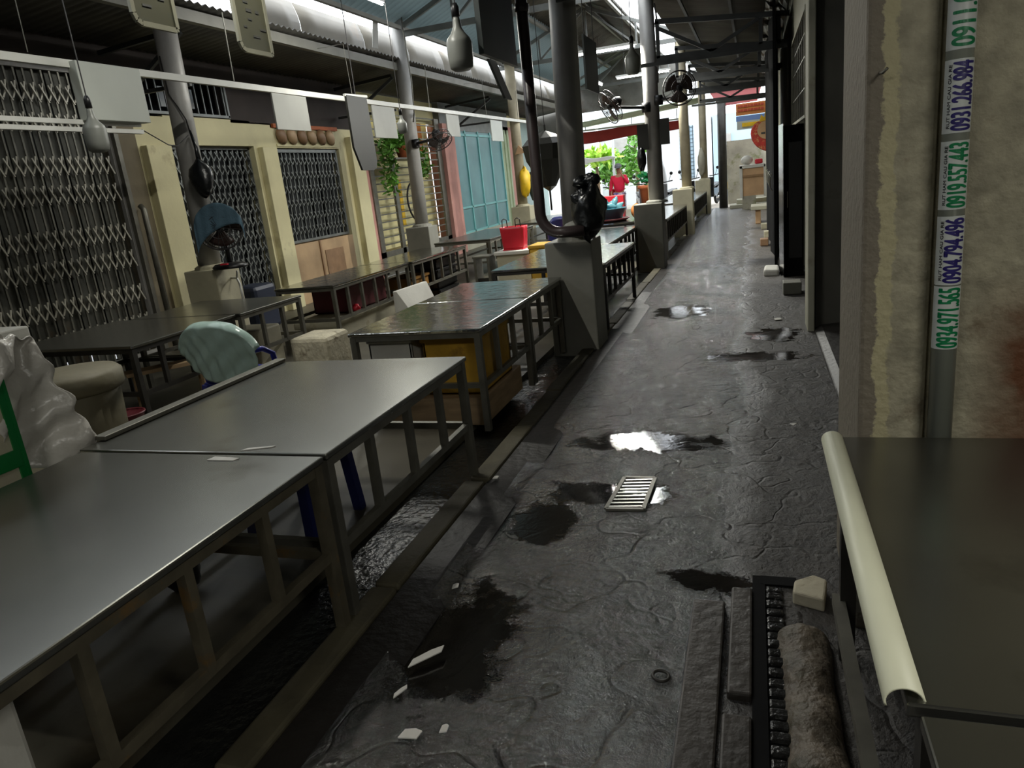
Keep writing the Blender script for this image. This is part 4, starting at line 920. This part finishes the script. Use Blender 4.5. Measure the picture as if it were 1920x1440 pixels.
def leafy(g, c, R, n, s, rnd, flat=.6):
    for _ in range(n):
        d = Vector((rnd.gauss(0,1), rnd.gauss(0,1), rnd.gauss(0,1))).normalized()*rnd.uniform(.3,1)**.5
        p = Vector((c[0]+d.x*R[0], c[1]+d.y*R[1], c[2]+d.z*R[2]))
        a = Vector((rnd.uniform(-1,1), rnd.uniform(-1,1), rnd.uniform(-.5,.9))).normalized(); b = a.cross(Vector((rnd.uniform(-1,1), rnd.uniform(-1,1), rnd.uniform(-1,1)))).normalized()
        q = s*rnd.uniform(.6,1.3)
        v = [g.b.verts.new(x) for x in (p, p+a*q*.5+b*q*.22, p+a*q, p+a*q*.5-b*q*.22)]; g.b.faces.new(v)
    return g
t = thing('potted_plant', 'green spiky plant in an orange pot behind the teal basin', 'plant', (-2.1,15.5,.71))
G().lathe([(.10,0),(.13,.45),(.17,.47),(.17,.53),(.12,.50)], (-2.1,15.5,.71), 20).build('pot', M['terracotta'], t, smooth=True)
leafy(G(), (-2.1,15.5,1.36), (.10,.10,.14), 90, .12, random.Random(4)).build('foliage', M['leafdeep'], t)
t = thing('potted_plant', 'terracotta pot plant with trailing leaves on the yellow slatted gate', 'plant', (-6.85,14.4,2.3))
G().lathe([(.12,0),(.17,.22),(.18,.24),(.15,.22)], (-6.85,14.3,2.30), 20).build('pot', M['terracotta'], t, smooth=True)
g = leafy(G(), (-6.85,14.25,2.62), (.2,.75,.16), 420, .14, random.Random(6)); leafy(g, (-6.85,13.55,2.2), (.15,.22,.65), 260, .13, random.Random(8)); leafy(g, (-6.85,15.2,2.2), (.15,.2,.35), 160, .13, random.Random(9)); g.build('foliage', M['leaf'], t)
G().box(-7.05,-6.7,13.6,15.0,2.27,2.30).build('shelf', M['leg'], t)
t = thing('bicycle_wheel', 'thin spoked wheel hanging on the yellow slatted gate', 'wheel', (-7.0,15.0,1.4))
G().ring((-7.045,15.0,1.40),(1,0,.05),.42,.02,32,6).build('tyre', M['tyre'], t, smooth=True)
g = G()
for k in range(12): g.bar((-7.045,15.0,1.40),(-7.045,15.0+.4*math.cos(k*PI/6),1.40+.4*math.sin(k*PI/6)),.006)
g.build('spoke', M['chrome'], t)

# ================================================================ FANS
def fan(name, label, c, ax, R, mount, m='black', cloth=False):
    t = thing(name, label, 'fan', c)
    c = Vector(c); ax = Vector(ax).normalized()
    g = G(); g.ring(c+ax*.05, ax, R, .008, 32, 6); g.ring(c-ax*.04, ax, R*.97, .006, 32, 6); g.ring(c+ax*.075, ax, R*.5, .004, 24, 5)
    u = ax.orthogonal().normalized(); v = ax.cross(u)
    for k in range(20):
        a = 2*PI*k/20; d = u*math.cos(a)+v*math.sin(a)
        g.bar(c+ax*.09+d*.03, c+ax*.05+d*R, .004); g.bar(c-ax*.08+d*.05, c-ax*.04+d*R, .004); g.bar(c+ax*.05+d*R, c-ax*.04+d*R*.97, .004)
    g.build('cage', M['cage'], t)
    for k in range(3):
        a0 = 2*PI*k/3
        def bl(s, w, a0=a0):
            a = a0+w*1.5; r = .03+s*(R*.86-.03); d = u*math.cos(a)+v*math.sin(a)
            return c+d*r+ax*(.03*(w-.5))
        G().grid(bl, 6, 5).build('blade', M['fanblade'], t, smooth=True, solid=.003)
    G().lathe([(.02,-.02),(.045,0),(.045,.03),(.02,.05)], c, 16, ax).build('hub', M[m], t, smooth=True)
    G().lathe([(.04,-.02),(.075,-.03),(.08,-.11),(.05,-.17),(.02,-.18)][::-1], c-ax*.02, 16, ax).build('motor_housing', M[m], t, smooth=True)
    mount(t, c, ax)
    return t
def m_table(t, c, ax):
    G().tube([(c.x-ax.x*.1, c.y-ax.y*.1, c.z-.04),(c.x-ax.x*.10, c.y-ax.y*.10, 1.05)], .028, 10).build('stand', M['black'], t, smooth=True)
    G().lathe([(.16,0),(.17,.02),(.14,.05),(.05,.065)], (c.x-ax.x*.08, c.y-ax.y*.08, 1.002), 26, sx=1.25).build('base', M['black'], t, smooth=True)
    G().box(c.x+.0, c.x+.09, c.y-.13, c.y-.10, 1.055, 1.07).build('switch', M['red'], t)
f1 = fan('table_fan', 'table fan draped with a blue cloth on the nearest rear pillar base', (-5.60,6.80,1.46), (.42,-.90,.02), .245, m_table)
def drape(u, v):
    c = Vector((-5.60,6.80,1.46)); ax = Vector((.42,-.90,.02)).normalized(); s = Vector((0,0,1)).cross(ax).normalized()
    a = (u-.5)*PI*1.02; R = .262
    topz = math.cos(a)*R; x = math.sin(a)*R
    fall = (.10+.22*abs(math.sin(2.6*u+.9)))*v
    p = c + s*x + Vector((0,0,topz-fall*1.0)) + ax*(.06+.03*v+.006*math.sin(40*u))
    return p
G().grid(drape, 30, 8).build('cloth', M['bluecloth'], f1, smooth=True, solid=.004, label='blue cloth draped over the fan')
def m_wall(px, py, r=.12):
    def f(t, c, ax):
        b = c-ax*.16
        d = (Vector((px,py,0))-Vector((b.x,b.y,0))).normalized()
        e = Vector((px,py,b.z-.12))-d*(r)
        G().tube([tuple(b), tuple(b+Vector((0,0,-.10))), tuple(e)], .025, 8).build('arm', M['black'], t, smooth=True)
        G().lathe([(.07,-.07),(.075,0),(.07,.07)], (e.x,e.y,e.z), 12, (0,0,1)).build('wall_bracket', M['black'], t, smooth=True)
    return f
fan('wall_fan', 'black wall fan tilted down on the middle rear pole', (-4.98,11.82,2.40), (.45,-.35,-.75), .21, m_wall(-5.66,12.15))
fan('wall_fan', 'dark wall fan on the left side of the two-fan pillar', (-2.02,11.50,2.52), (-.75,-.45,-.45), .25, m_wall(-1.48,12.1))
fan('wall_fan', 'dark wall fan facing the viewer right of the two-fan pillar', (-1.03,11.72,2.66), (.25,-.95,-.10), .24, m_wall(-1.48,12.1))

# ================================================================ HANGING THINGS
t = thing('hanging_rail', 'long white steel rail running along the rear stalls', 'rail', (-5.2,11,2.93))
G().bar((-5.2,2.5,2.87),(-5.2,18.6,2.95),.045,.06).build('rail', M['whiterail'], t)
for y in (4.6,7.0,9.5,12.1,15,17.2): G().tube([(-5.2,y,2.95),(-5.22,y,3.62),(-5.62,y,3.62)] if y in (9.5,15) else [(-5.2,y,2.93),(-5.2,y+.02,3.6)], .004 if y not in (7.0,12.1,17.2) else .006, 5).build('tie_wire', M['leg'], t)
t = thing('fluorescent_lamp', 'unlit white double tube lamp hung below the white box at the left edge', 'lamp', (-5.2,4.7,2.41))
G().bar((-5.2,3.6,2.44),(-5.2,5.55,2.44),.03,.035).build('tube', M['whiteplastic'], t)
G().bar((-5.2,3.6,2.38),(-5.2,5.56,2.38),.04,.035).build('lamp_housing', M['whiteplastic'], t)
G().tube([(-5.2,5.56,2.40),(-5.25,5.9,2.28),(-5.5,6.3,2.30),(-5.85,6.9,2.46)], .005, 6).build('cord', M['wire'], t, smooth=True)
def hboard(y0, y1, z0, z1, x, label, m='board', th=.02, hang=None, rnd=0.):
    t = thing('hanging_board', label, 'sign', (x,(y0+y1)/2,z0), 'boards hanging above the stalls')
    g = B(x-th/2, x+th/2, y0, y1, z0, z1); o = g.build('board', M[m], t, bevel=.004)
    for y in (y0+.08, y1-.08): G().tube([(x,y,z1-.01),(x,y,hang or z1+.06)], .004, 5).build('tie', M['leg'], t)
    return t
hboard(4.93,5.60,2.45,2.90,-5.16,'large pale box board hanging from the white rail at the far left','board_white',.09,2.91)
hboard(7.60,8.30,2.46,2.86,-5.19,'grey board hanging before the row of shells, second along the white rail',hang=2.90)
hboard(9.98,10.70,2.42,2.87,-5.19,'grey board hanging left of the middle rear pole',hang=2.91)
hboard(12.75,13.35,2.50,2.88,-5.19,'grey board hanging just right of the middle rear pole',hang=2.92)
hboard(15.15,15.90,2.46,2.88,-5.19,'pale board hanging at the far end of the white rail','board_white',hang=2.93)
t = thing('hanging_board', 'long olive grey board with a rounded corner before the cream wall end', 'sign', (-5.0,9.2,1.95), 'boards hanging above the stalls')
G().prism([(-5.0,8.92,2.90),(-5.0,8.92,2.25),(-5.0,9.06,1.96),(-5.0,9.36,1.95),(-5.0,9.46,1.99),(-5.0,9.50,2.08),(-5.0,9.46,2.90)], (.03,0,0)).build('board', M['board_olive'], t)
G().bar((-4.99,8.9,2.90),(-4.99,9.5,2.92),.03).build('top_rail', M['whiterail'], t)
G().tube([(-4.99,9.2,2.9),(-4.99,9.2,4.7)], .006, 5).build('tie', M['wire'], t)
def rsign(y0, y1, z0, z1, x, label, seed):
    t = thing('framed_sign', label, 'sign', (x,(y0+y1)/2,z0), 'rounded framed signs hanging top left')
    c = .05
    P = [(x,y0,z1),(x,y0,z0+c),(x,y0+c*.35,z0+c*.3),(x,y0+c,z0),(x,y1-.01,z0),(x,y1,z0+.01),(x,y1,z1)]
    G().prism(P, (.015,0,0)).build('face', M['signface'], t)
    g = G()
    for a, b in zip(P, P[1:]): g.bar((a[0]+.012,a[1],a[2]),(b[0]+.012,b[1],b[2]),.02,.03)
    g.build('rim', M['signrim'], t)
    rr = random.Random(seed); g = G()
    for r_ in range(5):
        z = z0+.10+r_*.055
        for k in range(1+r_ % 2): yy = y0+.07+rr.uniform(0,.1)+k*(y1-y0)*.3; g.box(x+.015,x+.018,yy,yy+rr.uniform(.03,.08),z,z+.012+.008*(r_==3))
    g.build('print', M['ink'], t)
    for y in (y0+.05,y1-.05): G().tube([(x,y,z1),(x,y,4.9)], .006, 5).build('tie', M['wire'], t)
    return t
rsign(3.76,4.10,2.72,3.3,-3.4,'yellowed framed sign with faint print, leftmost at the top edge',1)
rsign(4.71,5.07,2.69,3.4,-3.4,'yellowed framed sign with faint print, right of the other framed one',2)
t = thing('hanging_board', 'large dark green board hanging at the top middle', 'sign', (-1.9,5.95,2.5), 'boards hanging above the stalls')
G().box(-1.92,-1.88,5.52,6.36,2.53,3.6).build('board', M['board_dark'], t)
for y in (5.6,6.3): G().tube([(-1.9,y,3.6),(-1.9,y,4.6)], .006, 5).build('tie', M['wire'], t)
t = thing('hanging_board', 'narrow dark strip board below the large dark green one', 'sign', (-1.95,6.1,2.28), 'boards hanging above the stalls')
G().prism([(-1.97,5.82,2.54),(-1.97,6.0,2.54),(-1.97,6.34,2.27),(-1.97,6.16,2.27)], (.02,0,0)).build('board', M['board_dark'], t)
G().tube([(-1.96,5.9,2.5),(-1.96,5.9,4.5)], .005, 5).build('tie', M['wire'], t)
t = thing('hanging_board', 'tall grey board hanging between the two alley poles with a lit lamp behind', 'sign', (-1.7,8.6,2.46), 'boards hanging above the stalls')
G().box(-1.71,-1.69,8.27,8.95,2.47,3.02).build('board', M['board_dark'], t)
for y in (8.35,8.85): G().tube([(-1.7,y,3.0),(-1.7,y,4.4)], .005, 5).build('tie', M['wire'], t)
for x, y, z, lb in ((-1.36,11.85,1.98,'small grey board fixed right of the two-fan pillar'),(-1.66,11.82,1.93,'small grey board fixed left of the two-fan pillar')):
    tag(B(x-.01 if x > -1.5 else x-.05, x+.14 if x > -1.5 else x+.12, y+.115, y+.135, z-.08, z+.30).build('notice_board', M['board_olive']), lb, 'board')
def pend(x, y, ztop, zbot, R, label, top):
    t = thing('pendant_lamp', label, 'lamp', (x,y,zbot), 'bottle-shaped grey hanging lamps')
    H = ztop-zbot
    G().lathe([(.02,0),(R*.6,.01*H),(R*.88,.06*H),(R*.97,.2*H),(R,.5*H),(R*.9,.58*H),(R*.55,.68*H),(R*.34,.78*H),(R*.28,.9*H),(R*.2,H)], (x,y,zbot), 24).build('shade', M['lampshade'], t, smooth=True)
    G().lathe([(R*.3,0),(R*.3,.06),(R*.15,.09)], (x,y,ztop-.01), 12).build('socket', M['black'], t, smooth=True)
    G().tube([(x,y,ztop),(x,y,top)], .005, 6).build('cord', M['wire'], t)
    return t
pend(-2.03,5.42,2.80,2.42,.095,'large grey bottle-shaped lamp hanging left of the dark green board',4.7)
pend(-4.28,9.0,2.58,2.34,.065,'small grey bottle-shaped lamp hanging before the middle rear pole',4.85)
pend(-1.44,10.0,3.12,2.74,.095,'grey bottle-shaped lamp hanging in front of the two-fan pillar',4.3)
pend(-4.85,4.7,2.50,2.16,.085,'pale lamp cover hanging in front of the lattice gate under the unlit tubes',4.2)
# black bag tied to the nearest rear pole
t = thing('black_bag', 'black plastic bag tied with cord to the nearest rear pole', 'bag', (-5.7,6.82,1.8))
blob((-5.70,6.80,1.99), .17, (.78,.6,1.15), 11, 18, .15).build('bag_body', M['blackbag'], t, smooth=True)
G().tube([(-5.71,6.82,2.14),(-5.73,6.84,2.32),(-5.78,6.86,2.50)], [.03,.02,.012], 8).build('bag_neck', M['blackbag'], t, smooth=True)
G().tube([(-5.80,6.88,2.5),(-5.83,6.90,2.62),(-5.88,6.88,2.75),(-5.97,6.88,2.90),(-5.98,6.88,3.28)], .008, 6).build('cord', M['wire'], t, smooth=True)
tag(blob((-1.66,11.93,1.72),.09,(.8,.6,1.9),17).build('black_cloth', M['blackbag'], smooth=True), 'small black cloth bundle hanging at the left of the two-fan pillar', 'cloth')
# bags and cloths on the far rear pole
tag(blob((-5.12,17.0,1.55),.22,(.6,.6,1.5),12).build('yellow_bag', M['balloonyellow'], smooth=True), 'yellow bag hung on the farthest beige rear pole', 'bag')
tag(blob((-5.07,17.42,1.45),.17,(.6,.6,1.9),13).build('dark_coat', M['board_dark'], smooth=True), 'dark blue bag hung behind the yellow one', 'bag')
tag(G().prism([(-5.34,17.14,2.20),(-5.06,17.14,2.22),(-5.24,17.14,2.40)], (0,.04,0)).build('paper_fan', M['cardboard']), 'small tan folded card stuck on the farthest beige rear pole', 'card')
tag(blob((-1.50,23.7,1.55),.16,(.7,.7,2.4),14).build('hanging_cloth', M['moss'], smooth=True), 'olive cloth draped down the farthest alley pole', 'cloth')
# small tube at the rear, steam-like cloth (umbrella folded) behind the brown pipe
t = thing('parasol', 'folded olive parasol hanging behind the brown pipe', 'parasol', (-2.9,11.3,1.6))
G().lathe([(.02,0),(.10,.06),(.30,.42),(.34,.62),(.26,.70),(.02,.80)], (-2.72,10.2,1.42), 12).build('canopy', M['board_olive'], t)
G().tube([(-2.72,10.2,1.15),(-2.72,10.2,2.3)], .014, 8).build('shaft', M['darkleg'], t)
G().tube([(-2.72,10.2,2.3),(-2.72,10.2,4.7)], .005, 6).build('cord', M['wire'], t)
# cables round the poles
tag(G().tube([(-5.47,12.05,4.5),(-5.45,12.0,4.2),(-5.42,12.0,3.4),(-5.45,12.0,2.9),(-5.50,12.02,2.75)], .012, 6).build('pole_cable', M['leg'], smooth=True), 'grey cable running down beside the middle rear pole', 'cable')
tag(G().tube([(-1.36,12.0,3.9),(-1.33,11.96,3.7),(-1.34,11.97,3.2),(-1.36,11.98,2.8)], .012, 6).build('pole_cable', M['wire'], smooth=True), 'dark cable running down the right side of the two-fan pillar', 'cable')
t = thing('water_tap', 'white plastic tap and hose on the side of the nearest rear pillar base', 'tap', (-5.75,7.0,.85))
G().tube([(-5.80,7.05,.87),(-5.70,7.02,.87),(-5.66,7.0,.80),(-5.64,6.98,.60)], .014, 8).build('hose', M['whiteplastic'], t, smooth=True)
G().tube([(-5.70,7.02,.87),(-5.66,7.0,.95)], .012, 8).build('handle', M['whiteplastic'], t, smooth=True)

# ================================================================ GREY DOWNPIPE WITH STICKERS
PX, PY, PR = .517, 2.335, .033
t = thing('downpipe', 'grey downpipe plastered with phone number stickers in the right corner', 'pipe', (PX,PY,0))
G().tube([(PX,PY,0),(PX,PY,4.0)], PR, 28).build('pipe', M['pvc'], t, smooth=True)
def sticker(z0, z1, num, ink, small=None):
    def f(u, v, r=PR+.0012): a = -1.45+2.9*u; return (PX+math.sin(a)*r, PY-math.cos(a)*r, z0+(z1-z0)*v)
    so = G().grid(f, 20, 1).build('sticker', M['stickerwhite'], t, smooth=True, label='sticker reading '+num)
    def text(s, h, s0, length, m, nm):
        cu = bpy.data.curves.new(nm, 'FONT'); cu.body = s; cu.size = 1
        to = bpy.data.objects.new(nm, cu); COL.objects.link(to)
        bpy.context.view_layer.update()
        me = bpy.data.meshes.new_from_object(to.evaluated_get(bpy.context.evaluated_depsgraph_get()))
        COL.objects.unlink(to); bpy.data.objects.remove(to)
        b = bmesh.new(); b.from_mesh(me); bmesh.ops.triangulate(b, faces=b.faces)
        xs = [v.co.x for v in b.verts]; ys = [v.co.y for v in b.verts]
        kx = length/(max(xs)-min(xs)); ky = h/(max(ys)-min(ys)); mx, my = min(xs), min(ys)
        for v in b.verts: v.co.x = (v.co.x-mx)*kx; v.co.y = (v.co.y-my)*ky
        for _ in range(3):
            es = [e for e in b.edges if e.calc_length() > .008]
            if es: bmesh.ops.subdivide_edges(b, edges=es, cuts=1); bmesh.ops.triangulate(b, faces=b.faces)
        d_ = .0016 if h > .02 else .0003
        src = b.copy()
        me_t = bpy.data.meshes.new('t'); src.to_mesh(me_t); src.free()
        for sx_, sy_ in ((d_,0),(-d_,0),(0,d_),(0,-d_),(d_*.7,d_*.7),(-d_*.7,-d_*.7),(d_*.7,-d_*.7),(-d_*.7,d_*.7)):
            n_ = len(b.verts); b.from_mesh(me_t); b.verts.ensure_lookup_table()
            for v in b.verts[n_:]: v.co.x += sx_; v.co.y += sy_
        bpy.data.meshes.remove(me_t)
        rr = PR+.0022
        for v in b.verts:
            along, up = v.co.x, v.co.y
            a = (s0-up)/PR
            v.co = Vector((PX+math.sin(a)*rr, PY-math.cos(a)*rr, z0+(z1-z0-length)/2+along))-wloc(so)
        b.to_mesh(me); b.free(); me.materials.clear(); me.materials.append(m)
        o = bpy.data.objects.new(nm, me); COL.objects.link(o); o.parent = so
        return o
    L = z1-z0
    if small:
        text(num, .048, .030, L*.93, ink, 'number'); text(small, .008, -.022, L*.86, M['black_ink'], 'small_print')
    else: text(num, .056, .030, L*.94, ink, 'number')
sticker(1.805, 2.07, '0911.049.443', M['green_ink'])
sticker(1.598, 1.782, '0931.266.984', M['purple_ink'], 'RUT HAM CAU GIA RE')
sticker(1.398, 1.578, '0919.557.443', M['green_ink'], 'RUT HAM CAU GIA RE')
sticker(1.190, 1.380, '0904.794.496', M['purple_ink'], 'RUT HAM CAU GIA RE')
sticker(1.004, 1.186, '0934.971.565', M['green_ink'])
tag(G().tube([(.335,2.385,1.78),(.335,2.33,1.775),(.345,2.32,1.785)], .004, 6).build('nail', M['leg'], smooth=True), 'bent nail in the peeling right pillar', 'nail')

# ================================================================ FAR END: STREET
t = thing('cloth_banner', 'red cloth awning strip hanging across the street end', 'awning', (-4,26.1,2.55))
G().grid(lambda u, v: (-5.72+3.5*u, 26.1+.03*math.sin(14*u+3*v), 2.98-.02*math.sin(9*u)-.40*v+.12*v*u), 40, 5).build('cloth', M['redcloth'], t, smooth=True, solid=.01)
G().bar((-5.75,26.1,3.02),(-2.2,26.1,3.0),.05).build('rail', M['whiterail'], t)
for x in (-5.5,-3.9,-2.4): G().bar((x,26.1,3.0),(x,26.1,3.33),.02).build('tie', M['leg'], t)
corr(-5.6, 3.15, -1.5, 3.45, 24.4, 26.3, 'ceiling', M['palegreen'], .16, .02)
struct(B(-22,-6.6,33,33.3,-.02,9).build('wall_back', M['whitewall']))
bd = thing('street_house', 'white street house with a barred window far behind the red banner', 'building', (-5,36,0))
B(-6.6,-1.7,34,38,-.01,4.2).build('wall', M['whitewall'], bd)
B(-3.05,-2.45,33.96,34,.9,3.1).build('window', M['bluewall'], bd)
g = G()
for k in range(5): g.bar((-3.0+k*.13,33.94,.9),(-3.0+k*.13,33.94,3.1),.03)
for k in range(14): g.bar((-3.05,33.93,.95+k*.16),(-2.45,33.93,.95+k*.16),.02)
g.build('window_bars', M['glass'], bd)
B(-6.5,-3.2,33.9,34,3.1,3.2).box(-5.9,-5.0,33.95,34,2.0,2.9).build('ledge', M['pole'], bd)
bd = thing('street_house', 'pale blue street house at the right end behind the posts', 'building', (.5,36,0))
B(-1.65,3,34,38,-.01,3.4).build('wall', M['bluewall'], bd)
B(-1.5,-.9,33.95,34,.3,.6).build('kerb_strip', M['balloonyellow'], bd, label='yellow painted patch')
B(-1.3,-.9,33.9,34,1.0,2.6).build('door', M['pole'], bd)
def tree(c, R, n, s, m, label, seed, trunk=True):
    t = thing('tree', label, 'tree', (c[0],c[1],0))
    leafy(G(), c, R, n, s, random.Random(seed)).build('foliage', M[m], t)
    G().tube([(c[0],c[1],-.02),(c[0]+.05,c[1],c[2]*.6),(c[0],c[1],c[2])], [.09,.07,.04], 8).build('trunk', M['bark'], t, smooth=True)
    return t
tree((-5.9,29.5,2.15),(.9,.5,.28),500,.30,'leafbright','low bright green shrub tree under the red banner',1)
tree((-5.3,31,1.55),(1.0,.6,.75),700,.30,'leaf','mid green bushy tree behind the person in red',2)
tree((-4.7,32,2.5),(.35,.4,.5),200,.25,'leaf','small upright tree beside the white street pole',3)
tag(G().tube([(-5.05,28.5,0),(-5.0,28.5,3.6)], .05, 8).build('street_pole', M['whitewall'], smooth=True), 'thin white street pole before the bushy trees', 'pole')
tag(G().tube([(-3.45,28.5,0),(-3.55,28.5,1.8),(-3.6,28.5,3.6)], .06, 8).build('street_pole', M['leg'], smooth=True), 'thin grey street pole right of the person in red', 'pole')
tag(G().grid(lambda u, v: (-6.6+1.7*u, 28.2+.3*v, 1.85+.22*u+.35*(1-v)*(1-u)+.03*math.sin(9*u+4*v)), 12, 6).build('tarpaulin', M['whitewall'], solid=.01), 'white tarpaulin stretched below the bright shrub', 'tarpaulin')
tag(blob((-3.15,27.4,.86),.2,(1,.6,4.3),21).build('covered_bundle', M['whitewall'], smooth=True), 'white wrapped bundle left of the two-fan pillar in the street', 'bundle')

def motorbike(x, y, rot, m, label):
    t = thing('motorbike', label, 'motorbike', (x,y,0), 'motorbikes parked in the street')
    t.rotation_euler = (0,0,rot)
    def bd(g, name, mm, **k): return g.build(name, M[mm], t, local=True, **k)
    for yy in (-.62,.62):
        wo = bd(G().ring((0,yy,.30),(1,0,0),.25,.05,24,8), 'wheel', 'tyre', smooth=True)
        g = G()
        for k in range(8): g.bar((0,yy,.30),(0,yy+.24*math.cos(k*PI/4),.30+.24*math.sin(k*PI/4)),.012)
        s_ = g.build('spokes', M['chrome'], wo, local=True)
    bd(G().prism([(-.13,-.45,.62),(-.13,.30,.60),(-.11,.78,.72),(-.11,.70,.52),(-.12,.25,.34),(-.12,-.20,.30)], (.26,0,0)), 'body', m, bevel=.04)
    bd(G().prism([(-.12,-.15,.72),(-.12,.70,.80),(-.12,.72,.72),(-.12,-.10,.62)], (.24,0,0)), 'seat', 'black', bevel=.03)
    bd(G().prism([(-.20,-.52,1.0),(.20,-.52,1.0),(.16,-.38,.30),(-.16,-.38,.30)], (0,.05,0)), 'leg_shield', m, bevel=.02)
    bd(G().tube([(0,-.62,.30),(0,-.50,.70),(0,-.42,1.05)], .03, 8), 'fork', 'chrome', smooth=True)
    bd(G().tube([(-.32,-.30,1.08),(-.12,-.42,1.05),(.12,-.42,1.05),(.32,-.30,1.08)], .018, 8), 'handlebar', 'black', smooth=True)
    bd(G().lathe([(.02,0),(.08,.02),(.085,.08),(.05,.14)], (0,-.48,.98), 14, (0,.9,-.2)), 'headlight', 'whiteplastic', smooth=True)
    for sx in (-1,1):
        mr = bd(G().tube([(sx*.22,-.36,1.08),(sx*.30,-.38,1.28)], .008, 6), 'mirror_stem', 'black')
        G().lathe([(.01,0),(.055,.01),(.05,.03),(.01,.04)], (sx*.31,-.38,1.31), 12, (0,1,0)).build('mirror', M['black'], mr, local=True)
    bd(G().prism([(-.07,-.85,.58),(-.07,-.62,.62),(-.07,-.40,.50),(-.07,-.42,.44),(-.07,-.62,.55),(-.07,-.84,.5)], (.14,0,0)), 'front_fender', m, bevel=.01)
    bd(G().tube([(.15,.15,.25),(.16,.75,.32)], .04, 8), 'exhaust', 'chrome', smooth=True)
    return t
motorbike(-4.75,25.3,.7,'redbike','red motorbike parked left of the person in red')
motorbike(-2.75,25.3,-.25,'silverbike','silver motorbike seen beside the two-fan pillar')
motorbike(-3.6,25.6,.3,'silverbike','silver motorbike parked right of the person in red')
motorbike(-1.95,25.6,-.15,'blackbike','black motorbike parked behind the beige alley pole')
motorbike(-1.45,28.2,-.2,'blackbike','dark motorbike behind the farthest alley pillar')

# --- person in a red jacket ---
def skinmesh(name, verts, edges, m, parent, sub=1, root=0):
    me = bpy.data.meshes.new(name); base = wloc(parent) if parent else Vector((0,0,0))
    me.from_pydata([v[:3] for v in verts], edges, []); o = bpy.data.objects.new(name, me); COL.objects.link(o); o.parent = parent
    md = o.modifiers.new('skin', 'SKIN'); md.use_smooth_shade = True
    for i, v in enumerate(verts):
        d = me.skin_vertices[0].data[i]; d.radius = (v[3], v[4] if len(v) > 4 else v[3]); d.use_root = (i == root)
    md2 = o.modifiers.new('sub', 'SUBSURF'); md2.levels = sub; md2.render_levels = sub
    me.materials.append(m); return o
pt = thing('person', 'person in a bright red jacket and patterned trousers, one hand raised to the face', 'person', (-4.15,24.3,0))
V = [(0,0,.92,.13,.11),(0,0,1.12,.12,.09),(0,0,1.34,.15,.10),(0,0,1.46,.05,.05),(0,-.01,1.53,.065,.08),(0,-.02,1.62,.08,.09),(0,-.01,1.70,.06,.07),
     (-.19,0,1.38,.05),(-.25,.02,1.12,.042),(-.26,-.06,.90,.030),(-.26,-.09,.83,.028),
     (.19,0,1.38,.05),(.27,-.05,1.14,.042),(.16,-.18,1.38,.030),(.11,-.17,1.49,.026),
     (-.09,0,.84,.085),(-.10,-.01,.48,.055),(-.10,.02,.09,.038),(-.10,-.12,.04,.035),
     (.09,0,.84,.085),(.11,-.03,.48,.055),(.12,.02,.09,.038),(.12,-.12,.04,.035)]
Ed = [(0,1),(1,2),(2,3),(3,4),(4,5),(5,6),(2,7),(7,8),(8,9),(9,10),(2,11),(11,12),(12,13),(13,14),(0,15),(15,16),(16,17),(17,18),(0,19),(19,20),(20,21),(21,22)]
n0 = len(V)
for k, (dx, l) in enumerate(((-.024,.06),(-.008,.075),(.008,.08),(.024,.065))):
    i = len(V); V.append((-.26+dx*.7,-.10,.79,.009)); V.append((-.26+dx,-.11,.79-l,.008)); Ed += [(10,i),(i,i+1)]
    i = len(V); V.append((.11+dx*.7,-.17,1.53,.009)); V.append((.09+dx,-.15,1.53+l*.7,.008)); Ed += [(14,i),(i,i+1)]
i = len(V); V.append((-.22,-.13,.80,.009)); Ed.append((10,i)); V.append((.07,-.19,1.51,.009)); Ed.append((14,i+1))
body = skinmesh('body', V, Ed, M['skin'], pt, 1)
jk = skinmesh('jacket', [(0,0,.86,.19,.16),(0,0,1.10,.19,.15),(0,0,1.34,.19,.14),(0,0,1.45,.08,.08),(-.21,0,1.37,.075),(-.27,.02,1.12,.065),(-.28,-.06,.92,.05),(.21,0,1.37,.075),(.29,-.05,1.14,.065),(.19,-.16,1.34,.05)],
     [(0,1),(1,2),(2,3),(2,4),(4,5),(5,6),(2,7),(7,8),(8,9)], M['jacket'], pt, 2)
tr = skinmesh('trousers', [(0,0,.88,.15,.13),(-.10,0,.80,.11),(-.11,0,.48,.085),(-.11,.02,.14,.07),(.10,0,.80,.11),(.12,-.02,.48,.085),(.13,.02,.14,.07)], [(0,1),(1,2),(2,3),(0,4),(4,5),(5,6)], M['trousers'], pt, 2)
G().lathe([(.115,0),(.12,.03),(.10,.10),(.04,.14)], (-4.15,24.285,1.66), 16).build('cap', M['greyhat'], pt, smooth=True)
G().prism([(-4.22,24.20,1.66),(-4.08,24.20,1.66),(-4.10,24.10,1.645),(-4.20,24.10,1.645)], (0,0,.012)).build('cap_brim', M['greyhat'], pt)
g = G(); 
for sx in (-.03,.03): g.lathe([(.002,-.004),(.012,0),(.002,.004)], (-4.15+sx,24.19,1.625), 8, (0,1,0))
g.build('eyes', M['black'], pt)
blob((-4.15,24.185,1.60),.014,(.8,1.2,1.2),1,8).build('nose', M['skin'], pt)
G().box(-4.175,-4.125,24.186,24.192,1.565,1.573).build('mouth', M['pinkred'], pt)
for sx in (-.085,.085): blob((-4.15+sx,24.28,1.61),.022,(.5,.8,1.2),2,8).build('ear', M['skin'], pt)
for sx in (-.10,.12): G().box(-4.15+sx-.05,-4.15+sx+.05,24.12,24.38,.0,.07).build('shoe', M['black'], pt, bevel=.02)
